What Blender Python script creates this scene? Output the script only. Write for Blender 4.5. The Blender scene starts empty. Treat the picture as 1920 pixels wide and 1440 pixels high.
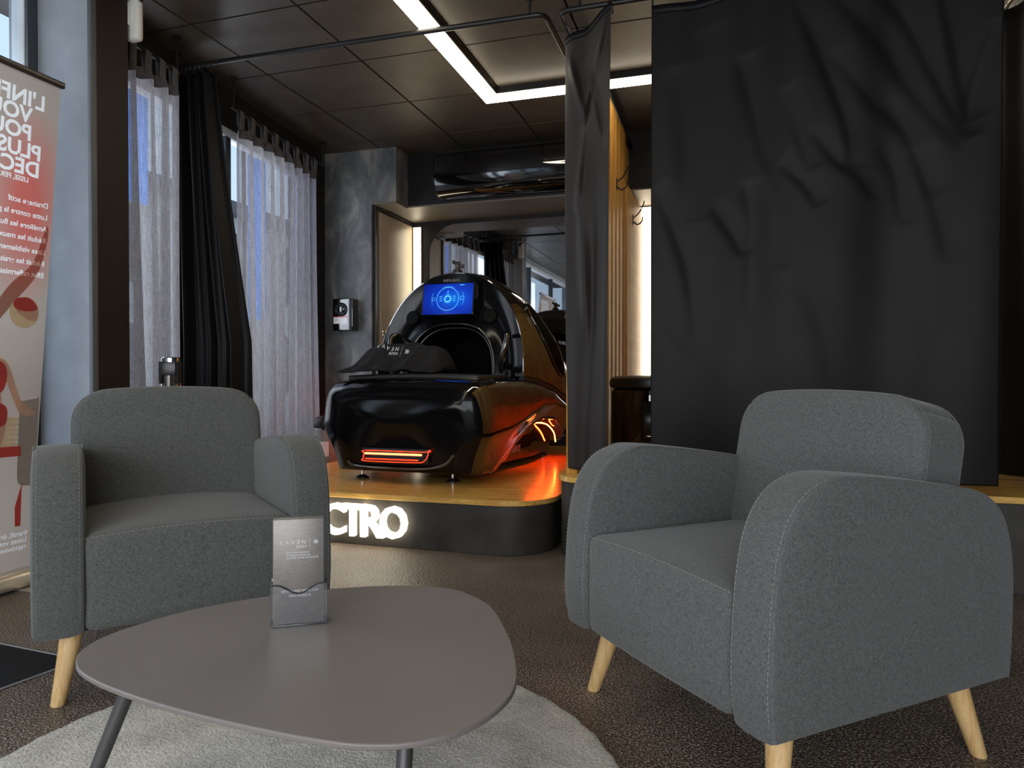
import bpy, bmesh, math, random
from mathutils import Vector, Matrix
random.seed(7)
PI = math.pi
SC = bpy.context.scene
COL = SC.collection

# ---------------------------------------------------------------- camera, world, light, exposure
cam = bpy.data.cameras.new('camera'); camo = bpy.data.objects.new('camera', cam); COL.objects.link(camo)
cam.sensor_width = 36; cam.lens = 24.75; cam.clip_start = 0.03
camo.location = (0, 0, 0.8); camo.rotation_euler = (math.radians(90-0.651), 0, math.radians(17.25))
SC.camera = camo
SC.view_settings.view_transform = 'Standard'; SC.view_settings.look = 'None'
SC.view_settings.gamma = 1; SC.view_settings.use_curve_mapping = False
SC.view_settings.exposure = 0.0
w = bpy.data.worlds.new('sky'); SC.world = w; w.use_nodes = True
bg = w.node_tree.nodes['Background']; bg.inputs[0].default_value = (0.62, 0.80, 1.0, 1); bg.inputs[1].default_value = 1.15
SC.cycles.max_bounces = 8; SC.cycles.transparent_max_bounces = 12
SC.cycles.sample_clamp_indirect = 6.0; SC.cycles.caustics_reflective = False; SC.cycles.caustics_refractive = False

def area(name, loc, rot, sx, sy, power, color, portal=False):
    l = bpy.data.lights.new(name, 'AREA'); l.shape = 'RECTANGLE'; l.size = sx; l.size_y = sy
    l.energy = power; l.color = color
    if portal: l.cycles.is_portal = True
    o = bpy.data.objects.new(name, l); COL.objects.link(o); o.location = loc; o.rotation_euler = rot
    return o
# daylight entering through the shop-front glazing behind the camera and the side windows
area('shopfront_daylight', (0.1, -2.42, 1.3), (PI/2, 0, 0), 4.2, 2.0, 138, (1.0, 0.97, 0.94))
area('side_window_daylight', (-3.35, 0.4, 1.45), (0, -PI/2, 0), 2.0, 3.4, 40, (0.80, 0.90, 1.0))
area('far_window_daylight', (-3.45, 3.45, 1.4), (0, -PI/2, 0), 2.0, 1.9, 46, (0.92, 0.94, 1.0))

# ---------------------------------------------------------------- materials
MATS = {}
def newmat(name):
    m = bpy.data.materials.new(name); m.use_nodes = True
    nt = m.node_tree; b = nt.nodes['Principled BSDF']
    MATS[name] = m
    return m, nt, b
def N(nt, t, **kw):
    n = nt.nodes.new(t)
    for k, v in kw.items(): setattr(n, k, v)
    return n
def coords(nt, scale=(1, 1, 1), rot=(0, 0, 0)):
    tc = N(nt, 'ShaderNodeTexCoord'); mp = N(nt, 'ShaderNodeMapping')
    mp.inputs['Scale'].default_value = scale; mp.inputs['Rotation'].default_value = rot
    nt.links.new(tc.outputs['Object'], mp.inputs['Vector']); return mp.outputs[0]
def noise(nt, vec, scale, detail=3, rough=0.55, dist=0.0):
    n = N(nt, 'ShaderNodeTexNoise'); n.inputs['Scale'].default_value = scale
    n.inputs['Detail'].default_value = detail; n.inputs['Roughness'].default_value = rough
    n.inputs['Distortion'].default_value = dist
    nt.links.new(vec, n.inputs['Vector']); return n.outputs['Fac']
def ramp(nt, fac, stops):
    r = N(nt, 'ShaderNodeValToRGB'); e = r.color_ramp.elements
    while len(e) < len(stops): e.new(0.5)
    for i, (p, c) in enumerate(stops):
        e[i].position = p; e[i].color = (c[0], c[1], c[2], 1)
    nt.links.new(fac, r.inputs[0]); return r.outputs[0]
def bump(nt, b, h, strength, dist):
    bn = N(nt, 'ShaderNodeBump'); bn.inputs['Strength'].default_value = strength; bn.inputs['Distance'].default_value = dist
    nt.links.new(h, bn.inputs['Height']); nt.links.new(bn.outputs[0], b.inputs['Normal'])
def math2(nt, op, a, b_):
    m = N(nt, 'ShaderNodeMath', operation=op)
    for i, v in enumerate((a, b_)):
        if isinstance(v, (int, float)): m.inputs[i].default_value = v
        else: nt.links.new(v, m.inputs[i])
    return m.outputs[0]

def plain(name, col, rough=0.5, metal=0.0, spec=0.5, var=0.12, nscale=9, bmp=0.0, bscale=120, coat=0.0):
    m, nt, b = newmat(name)
    v = coords(nt)
    f = noise(nt, v, nscale, 4)
    lo = [c*(1-var) for c in col]; hi = [min(1, c*(1+var)) for c in col]
    nt.links.new(ramp(nt, f, [(0.3, lo), (0.7, hi)]), b.inputs['Base Color'])
    b.inputs['Roughness'].default_value = rough; b.inputs['Metallic'].default_value = metal
    b.inputs['Specular IOR Level'].default_value = spec
    if coat: b.inputs['Coat Weight'].default_value = coat; b.inputs['Coat Roughness'].default_value = 0.03
    if bmp: bump(nt, b, noise(nt, v, bscale, 3), bmp, 0.002)
    return m
def glow(name, col, strength):
    m, nt, b = newmat(name)
    b.inputs['Base Color'].default_value = (*col, 1); b.inputs['Emission Color'].default_value = (*col, 1)
    b.inputs['Emission Strength'].default_value = strength; b.inputs['Roughness'].default_value = 0.4
    return m
def wood(name, c1, c2, stretch, rough=0.35, coat=0.0, knots=True):
    m, nt, b = newmat(name)
    v = coords(nt, stretch)
    f = noise(nt, v, 3.0, 6, 0.6, 1.6)
    g = noise(nt, v, 22.0, 3, 0.5, 0.6)
    mix = math2(nt, 'ADD', math2(nt, 'MULTIPLY', f, 0.72), math2(nt, 'MULTIPLY', g, 0.28))
    mid = [(a+b_)/2 for a, b_ in zip(c1, c2)]
    nt.links.new(ramp(nt, mix, [(0.34, c1), (0.48, mid), (0.54, c2), (0.66, mid)]), b.inputs['Base Color'])
    b.inputs['Roughness'].default_value = rough
    if coat: b.inputs['Coat Weight'].default_value = coat; b.inputs['Coat Roughness'].default_value = 0.12
    bump(nt, b, mix, 0.12, 0.001)
    return m
def fabric(name, dark, light, s=1.0, rough=0.95, bstr=0.5, sheen=0.2):
    m, nt, b = newmat(name)
    a = noise(nt, coords(nt, (90*s, 700*s, 700*s)), 1.0, 2)
    c = noise(nt, coords(nt, (700*s, 700*s, 90*s)), 1.0, 2)
    d = noise(nt, coords(nt, (700*s, 90*s, 700*s)), 1.0, 2)
    mix = math2(nt, 'ADD', math2(nt, 'ADD', math2(nt, 'MULTIPLY', a, 0.34), math2(nt, 'MULTIPLY', c, 0.33)), math2(nt, 'MULTIPLY', d, 0.33))
    nt.links.new(ramp(nt, mix, [(0.36, dark), (0.64, light)]), b.inputs['Base Color'])
    b.inputs['Roughness'].default_value = rough; b.inputs['Specular IOR Level'].default_value = 0.15
    b.inputs['Sheen Weight'].default_value = sheen
    bump(nt, b, mix, bstr, 0.0012)
    return m

fabric('chair_fabric', (0.034, 0.037, 0.036), (0.190, 0.193, 0.187), 1.35)
plain('stitch_thread', (0.36, 0.36, 0.35), 0.8)
wood('beech', (0.62, 0.36, 0.13), (0.80, 0.54, 0.25), (14, 14, 1.3), 0.42)
wood('platform_ply', (0.58, 0.29, 0.055), (0.86, 0.52, 0.14), (1.2, 11, 11), 0.24, 0.4)
wood('partition_ply', (0.48, 0.22, 0.035), (0.88, 0.52, 0.13), (9, 9, 0.9), 0.38)
wood('slat_pine', (0.44, 0.185, 0.024), (0.68, 0.35, 0.075), (16, 16, 1.0), 0.45)
plain('table_taupe', (0.225, 0.200, 0.188), 0.40, 0, 0.5, 0.05, 4, 0.05, 500)
plain('black_metal', (0.018, 0.017, 0.017), 0.38, 0.3)
plain('graphite_metal', (0.07, 0.068, 0.067), 0.40, 0.2)
plain('gloss_black', (0.0035, 0.0035, 0.004), 0.05, 0, 0.75, 0.05, 3, 0, 0, 0.0)
MATS['gloss_black'].node_tree.nodes['Principled BSDF'].inputs['IOR'].default_value = 1.75
plain('canopy_gloss', (0.0035, 0.0035, 0.004), 0.045, 0, 1.0, 0.05, 3)
MATS['canopy_gloss'].node_tree.nodes['Principled BSDF'].inputs['IOR'].default_value = 2.0
plain('fascia_black', (0.003, 0.003, 0.0035), 0.14, 0, 0.22, 0.05, 3)
plain('matte_black', (0.010, 0.010, 0.010), 0.55)
plain('void_black', (0.003, 0.003, 0.003), 0.8, 0, 0.08)
plain('satin_black', (0.012, 0.012, 0.013), 0.30)
plain('leatherette', (0.018, 0.015, 0.012), 0.38, 0, 0.5, 0.1, 20, 0.15, 300)
plain('chrome', (0.80, 0.80, 0.80), 0.08, 1.0)
plain('white_plastic', (0.75, 0.74, 0.70), 0.4)
plain('white_paper', (0.82, 0.81, 0.82), 0.6)
plain('red_paper', (0.72, 0.10, 0.10), 0.6)
plain('wall_black', (0.012, 0.011, 0.011), 0.6, 0, 0.35, 0.2, 5, 0.1, 60)
plain('pillar_grey', (0.30, 0.32, 0.35), 0.62, 0, 0.3, 0.10, 7, 0.15, 90)
plain('pillar_brown', (0.015, 0.0095, 0.008), 0.55, 0, 0.3, 0.3, 2.5)
plain('trim_dark', (0.09, 0.095, 0.10), 0.5)
plain('door_beige', (0.40, 0.33, 0.24), 0.45, 0, 0.4, 0.06, 14)
plain('soffit_grey', (0.16, 0.135, 0.105), 0.5, 0, 0.4, 0.05, 4)
plain('frame_white', (0.62, 0.65, 0.68), 0.4)
plain('frame_dark', (0.05, 0.055, 0.065), 0.4)
plain('aluminium', (0.62, 0.58, 0.50), 0.35, 0.7)
plain('facade', (0.70, 0.66, 0.60), 0.9)
plain('street', (0.30, 0.30, 0.31), 0.9)

plain('platform_black', (0.046, 0.041, 0.035), 0.55, 0, 0.4, 0.35, 6, 0.1, 50)
plain('towel_black', (0.020, 0.020, 0.022), 0.95, 0, 0.1, 0.25, 60, 0.6, 500)
plain('print_white', (0.85, 0.85, 0.86), 0.6)
plain('print_grey', (0.22, 0.21, 0.20), 0.5)
plain('mat_black', (0.010, 0.011, 0.013), 0.75, 0, 0.3, 0.4, 60, 0.3, 300)
plain('mat_edge', (0.30, 0.31, 0.33), 0.5)
plain('skin_print', (0.62, 0.42, 0.33), 0.8)
plain('drum_print', (0.42, 0.40, 0.39), 0.8)
plain('roller_print', (0.72, 0.58, 0.40), 0.8)
plain('red_print', (0.62, 0.05, 0.06), 0.8)
plain('brochure_edge', (0.30, 0.24, 0.18), 0.5)
glow('led_white', (1.0, 0.89, 0.70), 12.0)
glow('led_niche', (1.0, 0.87, 0.64), 8.0)
glow('sign_white', (1.0, 0.92, 0.74), 4.5)
glow('sign_side', (1.0, 0.80, 0.48), 2.2)
glow('heater_red', (1.0, 0.045, 0.012), 2.2)
glow('heater_hot', (1.0, 0.22, 0.08), 4.0)
glow('led_red', (1.0, 0.065, 0.008), 115.0)
glow('screen_line', (0.10, 0.55, 1.0), 1.0)

def mk_linen():
    m, nt, b = newmat('linen')
    out = nt.nodes['Material Output']; nt.nodes.remove(b)
    a = noise(nt, coords(nt, (60, 60, 420)), 1.0, 3); c = noise(nt, coords(nt, (420, 420, 14)), 1.0, 3)
    f = math2(nt, 'ADD', math2(nt, 'MULTIPLY', a, 0.4), math2(nt, 'MULTIPLY', c, 0.6))
    col = ramp(nt, f, [(0.35, (0.17, 0.16, 0.17)), (0.65, (0.46, 0.44, 0.45))])
    d = N(nt, 'ShaderNodeBsdfDiffuse'); t = N(nt, 'ShaderNodeBsdfTranslucent'); tr = N(nt, 'ShaderNodeBsdfTransparent')
    nt.links.new(col, d.inputs[0]); nt.links.new(col, t.inputs[0])
    m1 = N(nt, 'ShaderNodeMixShader'); m1.inputs[0].default_value = 0.55
    nt.links.new(d.outputs[0], m1.inputs[1]); nt.links.new(t.outputs[0], m1.inputs[2])
    m2 = N(nt, 'ShaderNodeMixShader')
    nt.links.new(math2(nt, 'MULTIPLY', f, 0.50), m2.inputs[0])
    nt.links.new(m1.outputs[0], m2.inputs[1]); nt.links.new(tr.outputs[0], m2.inputs[2])
    nt.links.new(m2.outputs[0], out.inputs[0])
mk_linen()
fabric('linen_header', (0.05, 0.046, 0.05), (0.13, 0.125, 0.13), 0.8)
def mk_black_cloth(name, lo, hi, sheen):
    m, nt, b = newmat(name)
    f = noise(nt, coords(nt, (350, 350, 350)), 1.0, 2); g = noise(nt, coords(nt), 3.0, 3)
    mx = math2(nt, 'ADD', math2(nt, 'MULTIPLY', f, 0.4), math2(nt, 'MULTIPLY', g, 0.6))
    nt.links.new(ramp(nt, mx, [(0.3, lo), (0.7, hi)]), b.inputs['Base Color'])
    b.inputs['Roughness'].default_value = 0.5; b.inputs['Specular IOR Level'].default_value = 0.16
    b.inputs['Sheen Weight'].default_value = sheen; b.inputs['Sheen Roughness'].default_value = 0.4
mk_black_cloth('blackout_cloth', (0.0085, 0.0075, 0.007), (0.013, 0.0115, 0.0105), 0.02)
mk_black_cloth('blackout_lit', (0.022, 0.0185, 0.0165), (0.032, 0.027, 0.024), 0.1)  # same black cloth, colour lightened to stand in for the ceiling light on it
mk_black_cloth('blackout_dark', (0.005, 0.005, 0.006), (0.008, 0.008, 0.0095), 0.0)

def mk_floor():
    m, nt, b = newmat('floor_vinyl')
    v = coords(nt)
    f = noise(nt, v, 190, 2, 0.6); g = noise(nt, v, 2.2, 3)
    vo = N(nt, 'ShaderNodeTexVoronoi'); vo.inputs['Scale'].default_value = 190; nt.links.new(v, vo.inputs['Vector'])
    mx = math2(nt, 'ADD', math2(nt, 'MULTIPLY', f, 0.85), math2(nt, 'MULTIPLY', g, 0.15))
    nt.links.new(ramp(nt, mx, [(0.38, (0.030, 0.022, 0.017)), (0.50, (0.12, 0.090, 0.070)), (0.66, (0.55, 0.45, 0.36))]), b.inputs['Base Color'])
    b.inputs['Roughness'].default_value = 0.33; b.inputs['Specular IOR Level'].default_value = 0.5
    bump(nt, b, vo.outputs['Distance'], 0.9, 0.004)
mk_floor()
def mk_rug():
    m, nt, b = newmat('rug_pile')
    v = coords(nt)
    f = noise(nt, v, 160, 3, 0.65); g = noise(nt, v, 7, 4)
    mx = math2(nt, 'ADD', math2(nt, 'MULTIPLY', f, 0.55), math2(nt, 'MULTIPLY', g, 0.45))
    nt.links.new(ramp(nt, mx, [(0.36, (0.36, 0.335, 0.29)), (0.52, (0.66, 0.62, 0.55)), (0.66, (0.86, 0.82, 0.75))]), b.inputs['Base Color'])
    b.inputs['Roughness'].default_value = 0.95; b.inputs['Sheen Weight'].default_value = 0.3
    bump(nt, b, f, 1.0, 0.008)
mk_rug()
def mk_concrete():
    m, nt, b = newmat('wall_concrete')
    v = coords(nt, (1, 1, 0.6))
    f = noise(nt, v, 5.5, 6, 0.65, 0.8)
    nt.links.new(ramp(nt, f, [(0.32, (0.055, 0.058, 0.066)), (0.5, (0.11, 0.115, 0.12)), (0.66, (0.22, 0.22, 0.20))]), b.inputs['Base Color'])
    b.inputs['Roughness'].default_value = 0.5
    bump(nt, b, f, 0.25, 0.004)
mk_concrete()
def mk_tile():
    m, nt, b = newmat('ceiling_tile')
    v = coords(nt)
    f = noise(nt, v, 6, 5); g = noise(nt, v, 300, 2)
    nt.links.new(ramp(nt, f, [(0.3, (0.060, 0.048, 0.034)), (0.7, (0.092, 0.074, 0.052))]), b.inputs['Base Color'])
    b.inputs['Roughness'].default_value = 0.42; b.inputs['Specular IOR Level'].default_value = 0.45
    bump(nt, b, g, 0.15, 0.001)
mk_tile()
def mk_mirror():
    m, nt, b = newmat('mirror_glass')
    b.inputs['Base Color'].default_value = (0.55, 0.55, 0.56, 1); b.inputs['Metallic'].default_value = 1; b.inputs['Roughness'].default_value = 0.015
mk_mirror()
def mk_glass(name, col, alpha, rough=0.02):
    m, nt, b = newmat(name)
    out = nt.nodes['Material Output']; nt.nodes.remove(b)
    tr = N(nt, 'ShaderNodeBsdfTransparent'); tr.inputs[0].default_value = (*col, 1)
    gl = N(nt, 'ShaderNodeBsdfGlossy'); gl.inputs['Roughness'].default_value = rough
    fr = N(nt, 'ShaderNodeLayerWeight'); fr.inputs[0].default_value = 0.5
    mx = N(nt, 'ShaderNodeMixShader')
    fc = math2(nt, 'MULTIPLY', math2(nt, 'POWER', fr.outputs['Facing'], 5.0), 0.6)
    nt.links.new(math2(nt, 'ADD', fc, 0.03+alpha), mx.inputs[0])
    nt.links.new(tr.outputs[0], mx.inputs[1]); nt.links.new(gl.outputs[0], mx.inputs[2]); nt.links.new(mx.outputs[0], out.inputs[0])
mk_glass('window_glass', (0.96, 0.98, 1.0), 0.0)
mk_glass('acrylic', (0.95, 0.955, 0.97), 0.035, 0.03)
mk_glass('acrylic_edge', (0.55, 0.57, 0.62), 0.12, 0.08)
mk_glass('dark_glass', (0.05, 0.05, 0.05), 0.02)
def mk_screen():
    m, nt, b = newmat('screen_blue')
    tc = N(nt, 'ShaderNodeTexCoord'); g = N(nt, 'ShaderNodeVectorMath', operation='LENGTH')
    mp = N(nt, 'ShaderNodeMapping'); mp.inputs['Scale'].default_value = (4.0, 4.0, 7.0); mp.inputs['Location'].default_value = (-0.15, 0, 0)
    nt.links.new(tc.outputs['Object'], mp.inputs[0]); nt.links.new(mp.outputs[0], g.inputs[0])
    c = ramp(nt, g.outputs['Value'], [(0.0, (0.005, 0.20, 0.95)), (0.45, (0.004, 0.05, 0.62)), (0.95, (0.003, 0.012, 0.28))])
    b.inputs['Base Color'].default_value = (0.002, 0.005, 0.02, 1)
    nt.links.new(c, b.inputs['Emission Color']); b.inputs['Emission Strength'].default_value = 0.85
    b.inputs['Roughness'].default_value = 0.08
mk_screen()
def mk_brochure():
    m, nt, b = newmat('brochure_cover')
    v = coords(nt, (60, 60, 500)); f = noise(nt, v, 1.0, 2)
    nt.links.new(ramp(nt, f, [(0.3, (0.20, 0.18, 0.165)), (0.7, (0.26, 0.24, 0.22))]), b.inputs['Base Color'])
    b.inputs['Metallic'].default_value = 0.55; b.inputs['Roughness'].default_value = 0.42
mk_brochure()
def mk_banner():
    m, nt, b = newmat('banner_print')
    out = nt.nodes['Material Output']; nt.nodes.remove(b)
    tc = N(nt, 'ShaderNodeTexCoord'); sp = N(nt, 'ShaderNodeSeparateXYZ'); nt.links.new(tc.outputs['Object'], sp.inputs[0])
    # red swoosh printed along the edge (local y: 0 = right edge in view, negative along the sheet; z height)
    mp = N(nt, 'ShaderNodeMapping'); mp.inputs['Location'].default_value = (0, 0.10, -1.42); nt.links.new(tc.outputs['Object'], mp.inputs[0])
    mp2 = N(nt, 'ShaderNodeMapping'); mp2.inputs['Scale'].default_value = (0, 6.0, 2.6); mp2.inputs['Rotation'].default_value = (0.32, 0, 0); nt.links.new(mp.outputs[0], mp2.inputs[0])
    ln = N(nt, 'ShaderNodeVectorMath', operation='LENGTH'); nt.links.new(mp2.outputs[0], ln.inputs[0])
    base = ramp(nt, sp.outputs['Z'], [(0.0, (0.60, 0.48, 0.40)), (0.5, (0.40, 0.31, 0.25)), (0.75, (0.35, 0.265, 0.21)), (1.0, (0.42, 0.34, 0.28))])
    mixr = N(nt, 'ShaderNodeMix', data_type='RGBA')
    nt.links.new(ramp(nt, ln.outputs['Value'], [(0.25, (0.85, 0.85, 0.85)), (1.0, (0, 0, 0))]), mixr.inputs[0])
    nt.links.new(base, mixr.inputs[6]); mixr.inputs[7].default_value = (0.62, 0.11, 0.085, 1)
    d = N(nt, 'ShaderNodeBsdfDiffuse'); t = N(nt, 'ShaderNodeBsdfTranslucent')
    nt.links.new(mixr.outputs[2], d.inputs[0]); nt.links.new(mixr.outputs[2], t.inputs[0])
    m1 = N(nt, 'ShaderNodeMixShader'); m1.inputs[0].default_value = 0.6
    nt.links.new(d.outputs[0], m1.inputs[1]); nt.links.new(t.outputs[0], m1.inputs[2]); nt.links.new(m1.outputs[0], out.inputs[0])
mk_banner()
def mk_banner_ink(name, col):
    m, nt, b = newmat(name)
    out = nt.nodes['Material Output']; nt.nodes.remove(b)
    c = ramp(nt, noise(nt, coords(nt), 30, 2), [(0.3, [x*0.93 for x in col]), (0.7, col)])
    d = N(nt, 'ShaderNodeBsdfDiffuse'); t = N(nt, 'ShaderNodeBsdfTranslucent'); nt.links.new(c, d.inputs[0]); nt.links.new(c, t.inputs[0])
    m1 = N(nt, 'ShaderNodeMixShader'); m1.inputs[0].default_value = 0.6
    nt.links.new(d.outputs[0], m1.inputs[1]); nt.links.new(t.outputs[0], m1.inputs[2]); nt.links.new(m1.outputs[0], out.inputs[0])
for n_, c_ in (('blue_sheet', (0.02, 0.55, 1.0)), ('ink_swoosh', (0.85, 0.46, 0.40)), ('ink_white', (0.92, 0.88, 0.84)), ('ink_skin', (0.80, 0.58, 0.46)), ('ink_red', (0.72, 0.14, 0.13)), ('ink_grey', (0.52, 0.47, 0.43)),
               ('ink_light', (0.60, 0.55, 0.50)), ('ink_cream', (0.86, 0.74, 0.56)), ('ink_dark', (0.16, 0.13, 0.12))):
    mk_banner_ink(n_, c_)

# ---------------------------------------------------------------- geometry helpers
class MB:
    def __init__(s): s.v = []; s.f = []
    def add(s, vs, fs, M=None):
        o = len(s.v)
        s.v += [tuple(M @ Vector(p)) if M else tuple(p) for p in vs]
        s.f += [tuple(i+o for i in f) for f in fs]; return s
    def box(s, x0, x1, y0, y1, z0, z1, M=None):
        vs = [(x, y, z) for x in (x0, x1) for y in (y0, y1) for z in (z0, z1)]
        return s.add(vs, [(0, 1, 3, 2), (4, 6, 7, 5), (0, 4, 5, 1), (2, 3, 7, 6), (0, 2, 6, 4), (1, 5, 7, 3)], M)
    def prism(s, pts, a, b, M=None):           # pts in xy, from z=a to z=b
        n = len(pts); vs = [(x, y, a) for x, y in pts]+[(x, y, b) for x, y in pts]
        fs = [tuple(range(n))[::-1], tuple(range(n, 2*n))]+[(i, (i+1) % n, n+(i+1) % n, n+i) for i in range(n)]
        return s.add(vs, fs, M)
    def lathe(s, prof, n=24, M=None):          # prof [(r,z)] bottom to top
        vs = []; fs = []
        for r, z in prof:
            for k in range(n):
                a = 2*PI*k/n; vs.append((r*math.cos(a), r*math.sin(a), z))
        for i in range(len(prof)-1):
            for k in range(n):
                k2 = (k+1) % n; fs.append((i*n+k, i*n+k2, (i+1)*n+k2, (i+1)*n+k))
        fs.append(tuple(range(n))[::-1]); fs.append(tuple((len(prof)-1)*n+k for k in range(n)))
        return s.add(vs, fs, M)
    def tube(s, path, r, n=8, closed=False, M=None):
        P = [Vector(p) for p in path]; m = len(P); rs = r if isinstance(r, (list, tuple)) else [r]*m
        vs = []; fs = []; up = None
        for i, p in enumerate(P):
            if closed: t = P[(i+1) % m]-P[i-1]
            else: t = P[min(i+1, m-1)]-P[max(i-1, 0)]
            t.normalize()
            if up is None:
                up = Vector((0, 0, 1)) if abs(t.z) < 0.9 else Vector((1, 0, 0))
            a = t.cross(up)
            if a.length < 1e-5: a = t.cross(Vector((0, 1, 0)))
            a.normalize(); b = a.cross(t).normalized(); up = b
            for k in range(n):
                q = 2*PI*k/n; vs.append(p+a*(rs[i]*math.cos(q))+b*(rs[i]*math.sin(q)))
        for i in range(m if closed else m-1):
            i2 = (i+1) % m
            for k in range(n):
                k2 = (k+1) % n; fs.append((i*n+k, i*n+k2, i2*n+k2, i2*n+k))
        if not closed: fs.append(tuple(range(n))[::-1]); fs.append(tuple((m-1)*n+k for k in range(n)))
        return s.add(vs, fs, M)
    def grid(s, fn, nu, nv, M=None, wrap=False):
        vs = [fn(i/(nu if wrap else nu-1), j/(nv-1)) for j in range(nv) for i in range(nu)]; fs = []
        for j in range(nv-1):
            for i in range(nu if wrap else nu-1):
                i2 = (i+1) % nu; fs.append((j*nu+i, j*nu+i2, (j+1)*nu+i2, (j+1)*nu+i))
        return s.add(vs, fs, M)
    def rbox(s, hx, hy, hz, r, c=(0, 0, 0), n=8, fn=None, M=None):
        # rounded box: cube grid pushed onto a rounded hull
        idx = {}; vs = []; fs = []
        def knots(h):
            q = max(h-r, 1e-4); k = [-h, -h+0.3*r, -h+r] + [-q+2*q*i/n for i in range(1, n)] + [q, h-0.3*r, h]
            return k
        K = [knots(hx), knots(hy), knots(hz)]; H_ = (hx, hy, hz)
        def vid(i, j, k):
            key = (i, j, k)
            if key not in idx:
                p = Vector((K[0][i], K[1][j], K[2][k]))
                q = Vector([max(-(H_[a]-r), min(H_[a]-r, p[a])) for a in range(3)])
                d = p-q
                if d.length > 1e-9: p = q+d.normalized()*r
                if fn: p = Vector(fn(p))
                idx[key] = len(vs); vs.append(p+Vector(c))
            return idx[key]
        L = [len(k)-1 for k in K]
        for a in range(3):
            b, d = (a+1) % 3, (a+2) % 3
            for side in (0, L[a]):
                for i in range(L[b]):
                    for j in range(L[d]):
                        q = []
                        for (u, v_) in ((i, j), (i+1, j), (i+1, j+1), (i, j+1)):
                            t = [0, 0, 0]; t[a] = side; t[b] = u; t[d] = v_; q.append(vid(*t))
                        fs.append(tuple(q) if side else tuple(q[::-1]))
        return s.add(vs, fs, M)
    def mesh(s, name):
        me = bpy.data.meshes.new(name); me.from_pydata([tuple(p) for p in s.v], [], s.f); me.update(); return me

def finish(me, smooth=True, ang=40):
    bm = bmesh.new(); bm.from_mesh(me)
    bmesh.ops.recalc_face_normals(bm, faces=bm.faces)
    if smooth:
        for f in bm.faces: f.smooth = True
        ca = math.radians(ang)
        for e in bm.edges:
            e.smooth = not (len(e.link_faces) == 2 and e.calc_face_angle(0) > ca)
    bm.to_mesh(me); bm.free()
def obj(name, mb, mat, parent=None, smooth=True, bevel=0, seg=2, subsurf=0, recalc=True, loc=None, rot=None, solid=0):
    me = mb.mesh(name) if isinstance(mb, MB) else mb
    if recalc: finish(me, smooth)
    if not me.materials: me.materials.append(MATS[mat])
    o = bpy.data.objects.new(name, me); COL.objects.link(o)
    if parent: o.parent = parent
    if loc: o.location = loc
    if rot: o.rotation_euler = rot
    if solid:
        md = o.modifiers.new('thickness', 'SOLIDIFY'); md.thickness = solid; md.offset = 0
    if bevel:
        md = o.modifiers.new('bevel', 'BEVEL'); md.width = bevel; md.segments = seg; md.limit_method = 'ANGLE'; md.angle_limit = math.radians(35)
        md.harden_normals = False
        for p in me.polygons: p.use_smooth = True
    if subsurf:
        md = o.modifiers.new('sub', 'SUBSURF'); md.levels = subsurf; md.render_levels = subsurf
    return o
def tag(o, label, cat, group=None, kind=None):
    o['label'] = label; o['category'] = cat
    if group: o['group'] = group
    if kind: o['kind'] = kind
    return o
def thing(name, label, cat, loc=(0, 0, 0), rz=0, group=None):
    o = bpy.data.objects.new(name, None); COL.objects.link(o); o.empty_display_size = 0.1
    o.location = loc; o.rotation_euler = (0, 0, rz); return tag(o, label, cat, group)
def struct(name, mb=None, mat=None, label=None, **kw):
    if mb is None:
        o = bpy.data.objects.new(name, None); COL.objects.link(o)
        if 'loc' in kw: o.location = kw['loc']
        if 'rot' in kw: o.rotation_euler = kw['rot']
    else: o = obj(name, mb, mat, **kw)
    o['kind'] = 'structure'
    if label: o['label'] = label
    return o
def inst(src, parent, loc=None, rot=None, scale=None):
    o = src.copy(); COL.objects.link(o); o.parent = parent
    if loc is not None: o.location = loc
    if rot is not None: o.rotation_euler = rot
    if scale is not None: o.scale = scale
    return o
def text_mb(body, size=1.0, extrude=0.0, bold=0.0, align='LEFT', mirror=False, spacing=1.0, M=None):
    cu = bpy.data.curves.new('lettering', 'FONT'); cu.body = body; cu.size = size; cu.extrude = extrude; cu.offset = bold
    cu.align_x = align; cu.space_character = spacing; cu.resolution_u = 3
    o = bpy.data.objects.new('lettering', cu); COL.objects.link(o)
    dg = bpy.context.evaluated_depsgraph_get(); me = bpy.data.meshes.new_from_object(o.evaluated_get(dg))
    vs = [v.co.copy() for v in me.vertices]; fs = [tuple(p.vertices) for p in me.polygons]
    bpy.data.objects.remove(o); bpy.data.curves.remove(cu); bpy.data.meshes.remove(me)
    if mirror:
        mxx = max(v.x for v in vs)+min(v.x for v in vs)
        for v in vs: v.x = mxx-v.x
        fs = [f[::-1] for f in fs]
    mb = MB(); mb.add(vs, fs, M); return mb
def merge(*mbs):
    r = MB()
    for m in mbs: r.add(m.v, m.f)
    return r
def arc(cx, cy, r, a0, a1, n):
    return [(cx+r*math.cos(math.radians(a0+(a1-a0)*i/n)), cy+r*math.sin(math.radians(a0+(a1-a0)*i/n))) for i in range(n+1)]
def catmull(P, n, closed=False):
    P = [Vector(p) for p in P]; m = len(P); out = []
    for i in range(m if closed else m-1):
        p0 = P[(i-1) % m] if closed or i else P[0]; p1 = P[i]; p2 = P[(i+1) % m]; p3 = P[(i+2) % m] if closed or i+2 < m else P[-1]
        for k in range(n):
            t = k/n
            out.append(0.5*((2*p1)+(p2-p0)*t+(2*p0-5*p1+4*p2-p3)*t*t+(3*p1-p0-3*p2+p3)*t**3))
    if not closed: out.append(P[-1])
    return out
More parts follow.
